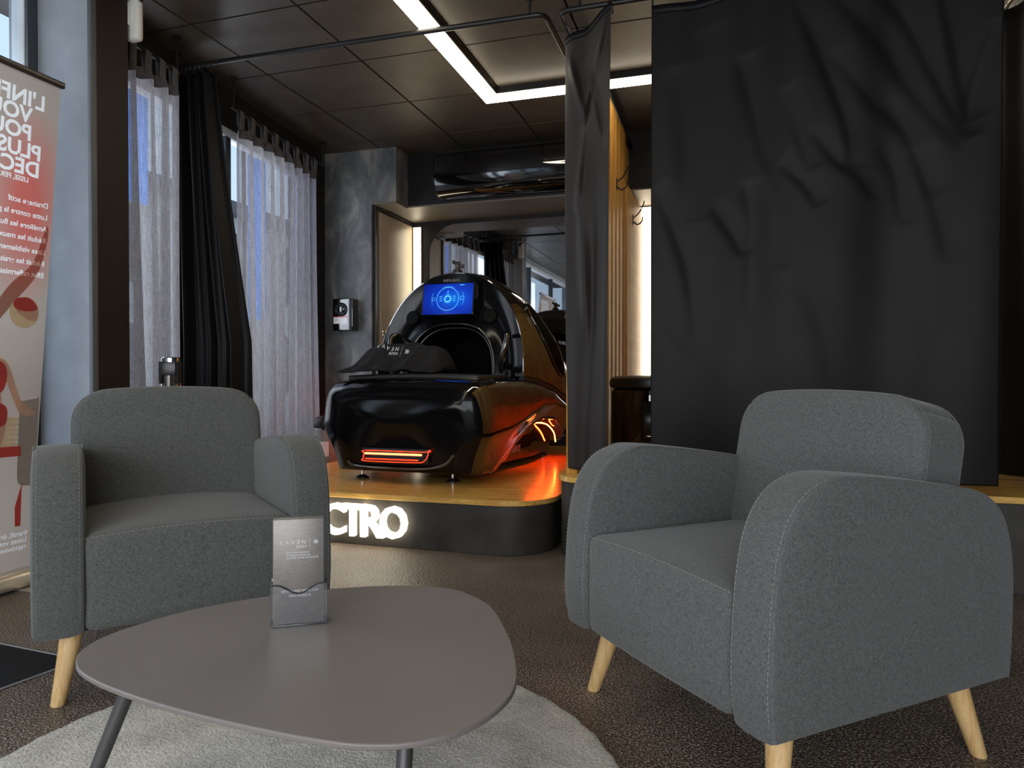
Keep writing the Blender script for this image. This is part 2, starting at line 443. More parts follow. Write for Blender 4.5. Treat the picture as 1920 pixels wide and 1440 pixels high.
def interp(tab, x):
    if x <= tab[0][0]: return tab[0][1:]
    for a, b in zip(tab, tab[1:]):
        if x <= b[0]:
            t = (x-a[0])/(b[0]-a[0]); t = t*t*(3-2*t)*0.5+t*0.5
            return tuple(p+(q-p)*t for p, q in zip(a[1:], b[1:]))
    return tab[-1][1:]
FRONT = Matrix.Rotation(PI/2, 4, 'X')      # text plane -> faces -Y

# ================================================================ SETTING
struct('floor', MB().box(-3.1, 2.7, -2.5, 5.7, -0.1, 0.0), 'floor_vinyl', 'dark brown speckled pebble-textured vinyl floor')
# ceiling with lay-in tiles
ceil = struct('ceiling', MB().box(-3.3, 2.7, -2.5, 5.7, 2.512, 2.6), 'wall_black', 'black tiled suspended ceiling')
TS = 0.592
tme = MB().box(-TS/2+0.006, TS/2-0.006, -TS/2+0.006, TS/2-0.006, 0.0, 0.011).mesh('tile'); finish(tme, False); tme.materials.append(MATS['ceiling_tile'])
x = -1.908-TS*2
ix = 0
while -1.908+TS*(ix-2) < 2.6:
    iy = 0
    while 3.405+TS*(iy-10) < 5.2:
        cx = -1.908+TS*(ix-2)+TS/2; cy = 3.405+TS*(iy-10)+TS/2
        o = bpy.data.objects.new('tile', tme); COL.objects.link(o); o.parent = ceil
        o.location = (cx, cy, 2.5+random.uniform(-0.0008, 0.0008)); o.rotation_euler = (random.uniform(-.002, .002), random.uniform(-.002, .002), 0)
        iy += 1
    ix += 1
# near left wall with window_1 (beside and behind the camera)
struct('wall_left', MB().box(-2.95, -2.80, -2.5, -1.7, 0, 2.512).box(-2.95, -2.80, -1.7, 2.25, 0, 0.12).box(-2.95, -2.80, -1.7, 2.25, 2.44, 2.512), 'pillar_grey', 'painted wall around the left windows')
def window(name, y0, y1, z0, z1, nm, root, label, fr='frame_white'):
    fw = 0.05
    wn = struct(name, None, None, label, **root)
    mb = MB().box(-.07, 0, y0, y0+fw, z0, z1).box(-.07, 0, y1-fw, y1, z0, z1).box(-.07, 0, y0, y1, z0, z0+fw).box(-.07, 0, y0, y1, z1-fw, z1)
    obj('window_frame', mb, fr, wn, False, bevel=.004)
    for k in range(1, nm):
        yy = y0+(y1-y0)*k/nm; obj('mullion', MB().box(-.065, 0, yy-.025, yy+.025, z0+fw, z1-fw), 'frame_dark', wn, False, bevel=.004)
    for k in range(nm):
        a = y0+(y1-y0)*k/nm+.02; b = y0+(y1-y0)*(k+1)/nm-.02
        obj('pane', MB().box(-.04, -.034, a, b, z0+.03, z1-.03), 'window_glass', wn, False)
    return wn
window('window_1', -1.7, 2.25, 0.12, 2.44, 3, dict(loc=(-2.80, 0, 0)), 'tall pale-framed shop window behind the banner')
obj('window_reveal', MB().box(-2.80, -2.785, 2.205, 2.25, 0.12, 2.5), 'frame_dark', bpy.data.objects['window_1']).location = (2.80, 0, 0)
# pillar
pil = struct('wall_pillar', MB().box(-2.95, -2.50, 2.25, 2.43, 0, 2.512), 'pillar_grey', 'grey painted pillar between the windows', bevel=.004, smooth=False)
obj('side_panel', MB().box(-2.4995, -2.494, 2.272, 2.43, 0, 2.512), 'pillar_brown', pil, False)
obj('corner_trim', MB().box(-2.512, -2.492, 2.243, 2.272, 0, 2.512), 'trim_dark', pil, False, bevel=.003)
# far left wall (slightly skewed) with window_2
wang = math.atan2(0.24, 2.32); wroot = dict(loc=(-2.74, 2.43, 0), rot=(0, 0, wang))
struct('wall_left_far', MB().box(-.15, 0, 0, .12, 0, 2.512).box(-.15, 0, 2.05, 2.40, 0, 2.512).box(-.15, 0, .12, 2.05, 0, .12).box(-.15, 0, .12, 2.05, 2.27, 2.512), 'wall_black', 'black wall around the curtained window', **wroot)
window('window_2', .12, 2.05, .12, 2.27, 2, wroot, 'window behind the grey linen curtains')
# back: textured wall stub, niche, bulkhead
struct('wall_back', MB().box(-3.2, -2.58, 4.75, 5.6, 0, 2.512).box(-2.58, -2.375, 4.75, 4.95, 2.10, 2.512), 'wall_concrete', 'dark mottled concrete-effect wall')
struct('wall_niche', MB().box(-2.60, 2.7, 5.45, 5.6, 0, 2.2), 'wall_black', 'black back wall of the niches')
struct('wall_bulkhead', MB().box(-2.58, 2.7, 4.95, 5.6, 2.106, 2.512), 'wall_black', 'black bulkhead above the niches', bevel=.003, smooth=False)
struct('trim_1', MB().box(-2.58, -0.725, 4.955, 5.45, 2.094, 2.106).box(-2.58, -2.38, 4.755, 4.955, 2.088, 2.10), 'soffit_grey', 'pale soffit under the bulkhead', smooth=False)
struct('trim_2', MB().box(-0.67, 2.6, 4.955, 5.45, 2.094, 2.106), 'soffit_grey', 'pale soffit over the curtained cubicle', smooth=False)
struct('wall_right', MB().box(2.55, 2.7, -2.5, 5.6, 0, 2.512), 'wall_black', 'black right-hand wall')
wf = struct('wall_front', MB().box(-3.0, -2.1, -2.5, -2.35, 0, 2.512).box(2.3, 2.7, -2.5, -2.35, 0, 2.512).box(-2.1, 2.3, -2.5, -2.35, 0, .25).box(-2.1, 2.3, -2.5, -2.35, 2.35, 2.512), 'pillar_grey', 'shop-front wall behind the camera')
w3 = struct('window_3', None, None, 'shop-front glazing behind the camera')
obj('window_frame', MB().box(-2.1, -2.04, -2.42, -2.35, .25, 2.35).box(2.24, 2.3, -2.42, -2.35, .25, 2.35).box(-2.1, 2.3, -2.42, -2.35, .25, .31).box(-2.1, 2.3, -2.42, -2.35, 2.29, 2.35).box(-.03, .03, -2.42, -2.35, .25, 2.35), 'frame_white', w3, False)
for a, b in ((-2.05, -.02), (.02, 2.25)): obj('pane', MB().box(a, b, -2.40, -2.395, .3, 2.3), 'window_glass', w3, False)
# niche door
dr = struct('door_1', None, None, 'beige door in the side of the niche', loc=(-2.578, 0, 0))
obj('door_leaf', MB().box(0, .012, 4.86, 5.43, .25, 2.055), 'door_beige', dr, False, bevel=.003)
obj('door_frame', MB().box(0, .02, 4.775, 4.80, .25, 2.085).box(0, .02, 4.80, 5.44, 2.062, 2.085), 'satin_black', dr, False)
obj('door_jamb', MB().box(0, .008, 4.80, 4.855, .25, 2.06), 'soffit_grey', dr, False)
Mh = Matrix.Translation((.012, 4.885, 1.13)) @ Matrix.Rotation(PI/2, 4, 'Y')
obj('door_handle', MB().lathe([(.018, 0), (.018, .004), (.008, .008), (.008, .03), (.02, .036), (.024, .045), (.018, .055)], 20, Mh), 'chrome', dr)

# ---------------------------------------------------------------- outdoors
ob = thing('apartment_building', 'pale rendered building across the street, seen through the window gap', 'building', (-12, 4, -0.6))
obj('facade', MB().box(-1, 0, -14, 16, 0, 5.4), 'facade', ob, False)
obj('roof', MB().box(-1.2, .35, -14.2, 16.2, 5.4, 5.7), 'frame_dark', ob, False)
wm = MB().box(0, .05, -.6, .6, 0, 1.6).mesh('window'); finish(wm, False); wm.materials.append(MATS['frame_dark'])
for r in range(2):
    for k in range(9):
        o = bpy.data.objects.new('window', wm); COL.objects.link(o); o.parent = ob; o.location = (0, -12+k*3.2, .9+r*2.5)
struct('street', MB().box(-12, -3.4, -14, 22, -.7, -.6), 'street', 'grey street outside')
def bluepanel(y, z0, z1, wd, label):  # added translucent blue panels; they put blue patches of light into the linen curtains
    t = thing('blue_tint_panel', label, 'banner', (-3.2, y, z0), 0)
    obj('sheet', MB().box(-.01, .01, -wd/2, wd/2, 0, z1-z0), 'blue_sheet', t, False)
    obj('pole', MB().tube([(-.03, -wd/2-.02, -.6-z0), (-.03, -wd/2-.02, z1-z0+.1)], .015), 'frame_dark', t)
bluepanel(3.18, 1.78, 2.46, .13, 'added blue panel tinting the linen curtain beside the pillar')
bluepanel(4.23, 1.20, 2.37, .17, 'long added blue panel tinting the second linen curtain')

# ================================================================ LIGHT FIXTURES
lf = thing('ceiling_light', 'L-shaped white LED strip light on the black ceiling', 'ceiling light', (-1.375, 4.0, 2.5))
obj('profile', MB().box(-.05, .05, -5.2, .055, -.035, 0).box(.05, 3.4, -.045, .055, -.035, 0), 'black_metal', lf, False)
obj('diffuser', MB().box(-.045, .045, -5.19, .05, -.049, -.0355).box(.045, 3.39, -.04, .05, -.049, -.0355), 'led_white', lf, False)
def vstrip(x0, x1, z0, z1, label, mat):
    t = thing('light_strip', label, 'light', ((x0+x1)/2, 5.45, z0))
    h = (x1-x0)/2
    obj('channel', MB().box(-h, h, -.022, 0, 0, z1-z0), 'white_plastic', t, False, bevel=.003)
    obj('diffuser', MB().box(-h+.004, h-.004, -.030, -.0225, .004, z1-z0-.004), mat, t, False)
vstrip(-2.555, -2.485, .30, 2.05, 'vertical warm white light strip beside the beige niche door', 'led_niche')
vstrip(-.668, -.565, .37, 2.085, 'tall white light strip beside the slatted wood wall', 'led_niche')

# ================================================================ PLATFORMS
def plat_outline(x0, x1, y0, y1, rl, rr, n=10):
    p = [(x0, y1)]
    p += arc(x0+rl, y0+rl, rl, 180, 270, n) if rl else [(x0, y0)]
    p += arc(x1-rr, y0+rr, rr, 270, 360, n) if rr else [(x1, y0)]
    p.append((x1, y1)); return p
p1 = thing('stage_platform', 'low black platform with varnished plywood top under the capsule', 'platform', (0, 0, 0))
obj('plinth', MB().prism(plat_outline(-2.45, -.775, 2.965, 5.44, 0, .22), 0, .222), 'platform_black', p1, bevel=.003)
obj('deck', MB().prism(plat_outline(-2.45, -.762, 2.95, 5.44, 0, .235), .2225, .246), 'platform_ply', p1, bevel=.002)
p2 = thing('bench_platform', 'taller black platform with plywood top under the curtained cubicle', 'platform', (0, 0, 0))
obj('plinth', MB().prism(plat_outline(-.735, 2.5, 2.995, 5.44, .15, 0), 0, .335), 'platform_black', p2, bevel=.003)
obj('deck', MB().prism(plat_outline(-.748, 2.5, 2.975, 5.44, .165, 0), .3355, .36), 'platform_ply', p2, bevel=.002)
# illuminated sign letters
sg = thing('illuminated_sign', 'glowing white ECTRO letters on the black platform front', 'sign', (0, 2.962, 0))
def letter(body, xc, zb, hgt, wdt):
    mb = text_mb(body, 1.0, 0.5, 0.018, 'LEFT')
    xs = [v[0] for v in mb.v]; ys = [v[1] for v in mb.v]
    sx = wdt/(max(xs)-min(xs)); sy = hgt/(max(ys)-min(ys)); x0 = min(xs); y0 = min(ys)
    fr = MB(); bd = MB()
    vs = [((v[0]-x0)*sx+xc, v[2]*.028-.024, (v[1]-y0)*sy+zb) for v in mb.v]
    bd.add(vs, mb.f)
    o = obj('letter', bd, 'sign_white', sg, False); return o
for ch, xc, wd in (('E', -1.935, .09), ('C', -1.865, .128), ('T', -1.753, .112), ('R', -1.652, .118), ('O', -1.553, .135)):
    letter(ch, xc, .048, .150, wd)

# ================================================================ PARTITION
pt = thing('wood_partition', 'varnished wooden partition wall between the capsule stage and curtained cubicle', 'partition', (-.686, 3.12, .36))
obj('panel', MB().box(-.022, 0.0, .03, .30, 0, 1.90).box(-.022, 0.0, .30, 2.32, 0, 2.02), 'partition_ply', pt, False, bevel=.002)
obj('end_post', MB().box(-.022, .03, -.015, .03, 0, 1.88), 'slat_pine', pt, False, bevel=.002)
for k in range(10):
    obj('plank', MB().box(.002, .026, .035+k*.148, .035+k*.148+.145, 0, 1.90 if k < 2 else 2.02), 'slat_pine', pt, False, bevel=.002)
sme = MB().box(.002, .036, -.017, .017, 0, 1.70).mesh('slat'); finish(sme, False); sme.materials.append(MATS['slat_pine'])
for k in range(13):
    o = bpy.data.objects.new('slat', sme); COL.objects.link(o); o.parent = pt; o.location = (0, 1.545+k*.062, 0)
obj('cornice', MB().box(-.04, .032, .30, 1.83, 2.02, 2.045), 'satin_black', pt, False, bevel=.002)
def hook(y, z, label):
    t = thing('coat_hook', label, 'hook', (-.65, y, z))
    obj('plate', MB().box(-.01, -.005, -.013, .013, -.05, .02), 'black_metal', t, False, bevel=.002)
    obj('prong', MB().tube(catmull([(-.006, 0, -.03), (.02, 0, -.05), (.05, 0, -.03), (.055, 0, 0)], 6), .005), 'black_metal', t)
    obj('prong', MB().tube(catmull([(-.006, 0, 0), (.03, 0, .03), (.06, 0, .085), (.065, 0, .11)], 6), .0045), 'black_metal', t)
hook(4.25, 1.97, 'black metal coat hook on the wooden partition nearer the curtain')
hook(4.93, 1.90, 'black metal coat hook on the wooden slats nearer the light strip')
for o in bpy.data.objects:
    if o.name.startswith('coat_hook') and o.location.y > 4.8: o.location.x = -.640
# ================================================================ CURTAIN RAILS AND CURTAINS
def rail(name, path, r, label, brackets=(), rz=2.5, mat='black_metal'):
    o = Vector(path[0]); t = thing(name, label, 'curtain rail', tuple(o))
    pts = [tuple(Vector(p)-o) for p in path]
    obj('rod', MB().tube(pts, r, 12), mat, t)
    for b in brackets:
        q = Vector(b)-o
        obj('bracket', MB().tube([tuple(q), (q.x, q.y, rz-o.z)], .006, 8).lathe([(.02, 0), (.02, .006)], 16, Matrix.Translation((q.x, q.y, rz-o.z-.007))), mat, t)
        
    return t
def bend(p0, p1, p2, r=.05, n=6):
    p0, p1, p2 = map(Vector, (p0, p1, p2)); a = (p0-p1).normalized(); b = (p2-p1).normalized()
    return [tuple((1-t)**2*(p1+a*r)+2*t*(1-t)*p1+t*t*(p1+b*r)) for t in [i/n for i in range(n+1)]]
rail('curtain_rail', [(-2.83, 3.03, 2.42)]+bend((-2.83, 3.03, 2.42), (-.80, 3.07, 2.42), (-.80, 4.9, 2.42))+[(-.80, 4.94, 2.42)], .0125,
     'black L-shaped ceiling curtain rail crossing above the capsule stage', [(-2.78, 3.031, 2.42), (-.87, 3.069, 2.42)])
rail('curtain_rail', [(-.735, 4.94, 2.42)]+bend((-.735, 4.94, 2.42), (-.735, 3.07, 2.42), (2.4, 3.07, 2.42))+[(2.52, 3.07, 2.42)], .0125,
     'black ceiling curtain rail carrying the black cubicle curtains', [(-.64, 3.07, 2.42), (1.2, 3.07, 2.42)])
RA = Vector((-2.605, 2.45, 2.325)); RB = Vector((-2.832, 4.52, 2.325))
RD0 = (RB-RA).normalized(); RM1 = RA+RD0*.46; RM2 = RA+RD0*.90
rail('window_curtain_rail', [tuple(RA), tuple(RM1)], .009, 'short dark rod carrying the linen curtain beside the pillar', [tuple(RA+RD0*.05), tuple(RA+RD0*.44)])
rail('window_curtain_rail', [tuple(RM2), tuple(RB)], .009, 'longer dark rod carrying the wide linen curtain', [tuple(RM2+RD0*.03), tuple(RB-RD0*.03)])
RD = (RB-RA).normalized(); RN = Vector((RD.y, -RD.x, 0))      # RN points into the room (+x)

def curtain(name, A, B, ztop, zbot, disp, label, cat_mat, nu=140, nv=90, topfn=None, botfn=None, sidefn=None, solid=.002):
    A = Vector(A); B = Vector(B); d = (B-A); L = d.length; d.normalize(); n = Vector((d.y, -d.x, 0))
    t = thing(name, label, 'curtain', (A.x, A.y, 0))
    def fn(u, v):
        zt = ztop+(topfn(u) if topfn else 0); zb = zbot+(botfn(u) if botfn else 0)
        z = zt+(zb-zt)*v
        s = sidefn(u, v)*L if sidefn else u*L
        p = d*s+n*disp(u, v); return (p.x, p.y, z)
    mb = MB().grid(fn, nu, nv)
    obj('cloth', mb, cat_mat, t, solid=solid)
    return t, d, n, L
def ring(t, p, axis, r=.016, mat='black_metal'):
    M = Matrix.Translation(p) @ (Matrix.Rotation(PI/2, 4, 'Y') if axis == 'x' else Matrix.Rotation(PI/2, 4, 'X'))
    pts = [(r*math.cos(a*PI/8), r*math.sin(a*PI/8), 0) for a in range(16)]
    return obj('ring', MB().tube(pts, .0022, 6, True, M), mat, t)

# grey linen curtains on the window rod
def linen(s0, s1, folds, seed, label, tabs, leftlean=0.0):
    rnd = random.Random(seed); A = RA+RD*s0; B = RA+RD*s1; L = s1-s0
    ph = [rnd.uniform(0, 6.28) for _ in range(6)]
    def disp(u, v):
        k = folds
        a = .022+.018*v
        return a*(math.sin(2*PI*k*u+ph[0]+.5*math.sin(2*PI*u*2+ph[1]))+.45*math.sin(2*PI*k*1.9*u+ph[2]))+.008*math.sin(5*u+3*v+ph[3])
    def side(u, v): return u+leftlean*v*v*(1-u)+.01*math.sin(9*u+ph[4])*v
    def topf(u): return -.012*abs(math.sin(PI*u*tabs))
    t, d, n, L = curtain('linen_curtain', (A.x, A.y, 0), (B.x, B.y, 0), 2.20, .10, disp, label, 'linen', 120, 70, topf, None, side, 0)
    def hfn(u, v):
        p = d*(side(u, 0)*L)+n*(disp(u, 0)*(1-.6*v)+.001)
        return (p.x, p.y, 2.20+topf(u)-.004+(.072-.02*math.sin(PI*((u*tabs) % 1)))*v)
    obj('header', MB().grid(hfn, 120, 6), 'linen_header', t, solid=.003)
    for k in range(tabs+1):
        u = min(max(k/tabs, .02), .98); c = d*(u*L)
        loop = [(-.006, 2.24), (-.012, 2.30), (-.012, 2.325), (0, 2.337), (.012, 2.325), (.012, 2.30), (.010, 2.22)]
        vs = []; fs = []
        for (o_, z) in loop:
            for s in (-.02, .02):
                p = c+d*s+n*o_; vs.append((p.x, p.y, z))
        for i in range(len(loop)-1): fs.append((2*i, 2*i+1, 2*i+3, 2*i+2))
        obj('tab', MB().add(vs, fs), 'linen_header' if k % 2 else 'linen_header', t, solid=.003)
    return t
linen(.02, .42, 4, 3, 'sheer grey linen curtain right beside the pillar', 4, .10)
linen(.98, 1.93, 8, 9, 'wide grey linen curtain beyond the bunched black drape', 7)

# bunched black drape at left end of stage rail
rnd = random.Random(4); PH = [rnd.uniform(0, 6.28) for _ in range(8)]
def bunch(u, v): return (.03+.02*v)*math.sin(2*PI*4.5*u+PH[0]+.6*math.sin(7*u+PH[1]))+.018*math.sin(2*PI*9*u+PH[2]+v)
t, d, n, L = curtain('blackout_curtain', (-2.785, 3.035, 0), (-2.555, 3.035, 0), 2.385, .27, bunch, 'bunched black drape gathered at the left end of the stage rail', 'blackout_dark', 150, 60,
                     lambda u: -.02*abs(math.sin(9*PI*u)), None, lambda u, v: u*(1+.85*min(1, v*1.5)**1.2)+.0, .002)
for k in range(9): ring(t, (.01+.225*k/8, .0, 2.405), 'x', .017)
# centre black panel
def centre(u, v):
    z = v
    r = .012*math.sin(2*PI*1.2*u+.6)+.006*math.sin(11*u+5*v)+.13*(u-.35)
    # creases fanning from the sagging top edge to a v at mid panel
    def cr(u0, v0, u1, v1, w, a):
        tx, ty = u1-u0, (v1-v0)*4; px, py = u-u0, (v-v0)*4; l2 = tx*tx+ty*ty; k = max(0, min(1, (px*tx+py*ty)/l2)); dx, dy = px-k*tx, py-k*ty
        return a*math.exp(-(dx*dx+dy*dy)/(w*w))*math.sin(PI*min(1, max(.02, k*.96+.02)))
    r += cr(.1, .05, .42, .20, .06, .03)-cr(.62, .12, .45, .22, .05, .03)+cr(.45, .21, .25, .42, .07, .022)
    r += cr(.95, .02, .62, .13, .06, .028)-cr(.62, .13, .95, .30, .06, .022)+cr(.3, .30, .55, .75, .10, .02)-cr(.7, .25, .6, .9, .12, .018)
    return r
t, d, n, L = curtain('blackout_curtain', (-.712, 3.065, 0), (-.487, 3.065, 0), 2.375, .385, centre, 'narrow black curtain panel hanging in front of the wooden partition', 'blackout_lit', 60, 130,
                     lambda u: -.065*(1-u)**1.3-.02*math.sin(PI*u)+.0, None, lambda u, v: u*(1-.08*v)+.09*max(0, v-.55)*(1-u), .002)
obj('hem', MB().grid(lambda u, v: (d.x*u*L, n.y*(centre(u, 0)+.004), 2.377-.065*(1-u)**1.3-.02*math.sin(PI*u)-.03*v), 40, 3), 'blackout_dark', t, solid=.003)
for q in (.01, .215): ring(t, (q, 0, 2.395 if q > .1 else 2.345), 'x', .022)
# wide black panel with diagonal creases; crease lines in sheet coordinates (u across, v down)
W0 = 1218.; W1 = 1876.; VH = 905.
def PX(*pts): return [((1400+x/3.-W0)/(W1-W0), (y/3.+20)/VH) for x, y in pts]
CR = [(PX((480, -60), (700, 190), (850, 370), (1000, 620), (1240, 900)), .030, .026), (PX((760, -40), (950, 230), (1070, 470), (1270, 860)), .028, .030),
      (PX((1100, -40), (1200, 400), (1280, 780)), .030, .028), (PX((300, -40), (400, 200), (560, 560), (640, 800), (665, 980)), .026, .026),
      (PX((540, 340), (750, 600), (900, 740), (980, 880), (1090, 1160)), .026, .022), (PX((1400, 300), (1290, 640), (1270, 860)), .026, .022),
      (PX((0, 300), (80, 520), (160, 800), (260, 1080), (240, 1500)), .036, .028), (PX((430, 760), (560, 920), (680, 1000), (800, 1150)), .022, .018),
      (PX((240, 900), (380, 1040), (470, 1180)), .020, .018), (PX((260, 500), (360, 800), (430, 980)), .026, .018),
      (PX((-520, 980), (-420, 1180), (-300, 1500), (-250, 1900)), .03, .024), (PX((-170, 1110), (-60, 1260), (40, 1420)), .022, .018),
      (PX((-400, 300), (-330, 700), (-300, 1200)), .05, .02), (PX((-200, 100), (-120, 600), (-150, 1400)), .06, .016), (PX((40, 1000), (90, 1250), (60, 1800)), .03, .02),
      (PX((800, 850), (900, 1050), (930, 1300)), .025, .014), (PX((1000, 900), (1100, 1200), (1180, 1500)), .03, .014),
      (PX((-500, 1700), (-300, 1900), (0, 2050)), .04, .014), (PX((300, 1500), (500, 1800), (560, 2300)), .05, .014), (PX((1000, 1500), (1100, 2000), (1000, 2500)), .06, .012)]
CRs = [([Vector((p.x, p.y)) for p in catmull([(a, b, 0) for a, b in pts], 4)], w_, a_) for pts, w_, a_ in CR]
AS = 905./658.
def wide(u, v):
    r = .012*math.sin(2*PI*2.3*u+.4+.5*v)+.006*math.sin(2*PI*5.1*u+2*v)*(1-v)+.008*math.sin(3*v+2*u)
    for pts, w_, a_ in CRs:
        best = 9; bk = 0; sg_ = 1; m = len(pts)
        for i in range(m-1):
            a = pts[i]; b = pts[i+1]; tx, ty = b.x-a.x, (b.y-a.y)*AS; px, py = u-a.x, (v-a.y)*AS
            l2 = tx*tx+ty*ty; k = max(0, min(1, (px*tx+py*ty)/l2)); dx, dy = px-k*tx, py-k*ty; dd = dx*dx+dy*dy
            if dd < best: best = dd; bk = (i+k)/(m-1); sg_ = 1 if tx*dy-ty*dx > 0 else -1
        if best < (4*w_)**2:
            dd = math.sqrt(best)/w_
            prof = math.exp(-dd*dd*(1.5 if sg_ > 0 else .28))
            r += -.42*a_*prof*(math.sin(PI*min(1, max(0, bk)))**.6)
    return r
tw, dw, nw, Lw = curtain('blackout_curtain', (-.326, 3.06, 0), (.962, 3.06, 0), 2.385, .385, wide, 'wide creased black curtain hanging behind the right armchair', 'blackout_cloth', 190, 240,
                 lambda u: -.03*(1-u)**4-.02*abs(math.sin(PI*u*4))+.012, None, None, .002)
obj('hem', MB().grid(lambda u, v: (dw.x*u*Lw, nw.y*(wide(u, 0)+.004), 2.402-.03*(1-u)**4-.02*abs(math.sin(PI*u*4))-.035*v), 90, 3), 'blackout_dark', tw, solid=.003)
for k in range(5): ring(tw, (.004+1.28*k/4, 0, 2.398 if k else 2.385), 'x', .022)
# far right drape, seen past the edge of the wide panel
def rdrape(u, v): return .035*math.sin(2*PI*5*u+.6*v)+.012*math.sin(2*PI*11*u)
t, d, n, L = curtain('blackout_curtain', (1.13, 4.85, 0), (1.13, 3.20, 0), 2.345, .385, rdrape, 'black drape in warm light at the far right edge of the room', 'blackout_cloth', 170, 40, lambda u: -.02*abs(math.sin(PI*12*u)), None, None, .002)
rail('curtain_rail', [(1.13, 4.93, 2.39), (1.13, 3.15, 2.39)], .011, 'short brass-coloured rail above the drape at the far right', [(1.13, 4.6, 2.39), (1.13, 3.42, 2.39)], 2.5, 'aluminium')
for k in range(12): ring(t, (0, -.03-1.6*k/11, 2.367), 'y', .024, 'aluminium')

# ================================================================ NICHE FITTINGS
mr = thing('wall_mirror', 'large frameless mirror with rounded top corner behind the capsule', 'mirror', (0, 5.448, 0))
oc = [(-2.41, .32)]+[(-.74, .32), (-.74, 2.06)]+arc(-2.41+.24, 2.06-.24, .24, 90, 180, 12)
Mm = Matrix.Rotation(PI/2, 4, 'X')
obj('backing', MB().prism(oc, 0.0, .003, Mm), 'satin_black', mr, False)
obj('glass', MB().prism(oc, .0035, .008, Mm), 'mirror_glass', mr, False)
ac = thing('air_conditioner', 'long glossy black wall air conditioner on the bulkhead', 'air conditioner', (-1.45, 4.95, 2.12))
def acprof(ins=0):
    p = [(0, .0+ins), (-.10, .0+ins), (-.17, .03+ins), (-.205, .09), (-.215, .17), (-.205, .25), (-.18, .30-ins), (0, .31-ins)]
    return [(q.x, q.y) for q in catmull([(a, b, 0) for a, b in p], 4)]
Ma = Matrix(((0, 0, 1, 0), (1, 0, 0, 0), (0, 1, 0, 0), (0, 0, 0, 1)))
obj('casing', MB().prism(acprof(), -.62, .62, Ma), 'gloss_black', ac, bevel=.006)
obj('flap', MB().box(-.56, .56, -.185, -.10, -.004, .006, Matrix.Rotation(-.25, 4, 'X')), 'satin_black', ac, False, bevel=.002)
obj('louvre', MB().box(-.55, .55, -.19, -.188, .05, .054), 'black_metal', ac, False)
obj('end_cap', MB().prism(acprof(.006), -.626, -.62, Ma), 'satin_black', ac)
obj('end_cap', MB().prism(acprof(.006), .62, .626, Ma), 'satin_black', ac)
# wall dispenser / call box with round lens and white sticker
bx = thing('wall_box', 'glossy black wall box with round lens and white sticker on concrete wall', 'wall box', (-2.775, 4.75, 1.14))
obj('housing', MB().rbox(.085, .045, .12, .008, (0, -.045, .12), 3), 'gloss_black', bx)
obj('side_trim', MB().box(.054, .062, -.093, -.089, .004, .236), 'graphite_metal', bx, False)
Ml = Matrix.Translation((-.012, -.09, .158)) @ Matrix.Rotation(PI/2, 4, 'X')
obj('lens_ring', MB().lathe([(.052, 0), (.052, .008), (.046, .012), (.038, .006), (.036, .002)], 32, Ml), 'satin_black', bx)
obj('lens', MB().lathe([(.034, .003), (.030, .009), (.02, .013), (.008, .0145)], 28, Ml), 'gloss_black', bx)
st = obj('sticker', MB().box(-.075, .04, -.0915, -.0903, .052, .105), 'white_paper', bx, False)
obj('stripe', MB().box(-.075, .04, -.0922, -.0917, .099, .105), 'red_paper', st, False)
for k, wd in enumerate((.03, .035, .018)): obj('print_line', MB().box(-.07, -.07+wd, -.0922, -.0917, .085-k*.011, .088-k*.011), 'print_grey', st, False)
# canister behind the capsule
cn = thing('cleaning_canister', 'dark lidded canister with label standing on the floor behind the capsule', 'canister', (-2.63, 4.20, 0))
obj('body', MB().lathe([(.07, 0), (.078, .006), (.08, .10), (.08, .44), (.076, .45)], 32), 'print_grey', cn)
obj('lid', MB().lathe([(.082, .45), (.085, .455), (.085, .495), (.075, .515), (.03, .53), (.02, .533)], 32), 'satin_black', cn)
obj('collar', MB().lathe([(.081, .436), (.084, .439), (.084, .448), (.081, .45)], 32), 'chrome', cn)
def labf(u, v):
    a = -1.9+1.1*u; return (.0815*math.cos(a), .0815*math.sin(a), .26+.10*v)
lb = obj('label', MB().grid(labf, 12, 3), 'white_paper', cn)
obj('label_stripe', MB().grid(lambda u, v: (.0825*math.cos(-1.8+.5*u), .0825*math.sin(-1.8+.5*u), .29+.035*v), 8, 2), 'red_paper', lb)
# white sensor on the pillar
sn = thing('wall_sensor', 'white oblong sensor with black lens high on the pillar edge', 'sensor', (-2.497, 2.47, 2.262))
obj('body', MB().rbox(.036, .022, .108, .020, (0, 0, .108), 4), 'white_plastic', sn)
obj('lens', MB().lathe([(.022, 0), (.022, .005), (.012, .009)], 24, Matrix.Translation((.0, .021, .168)) @ Matrix.Rotation(-PI/2, 4, 'X')), 'gloss_black', sn)
obj('window', MB().rbox(.006, .012, .018, .005, (.033, 0, .185), 2), 'gloss_black', sn)
obj('mount', MB().box(-.02, .003, -.041, -.018, .06, .16), 'white_plastic', sn, False, bevel=.003)
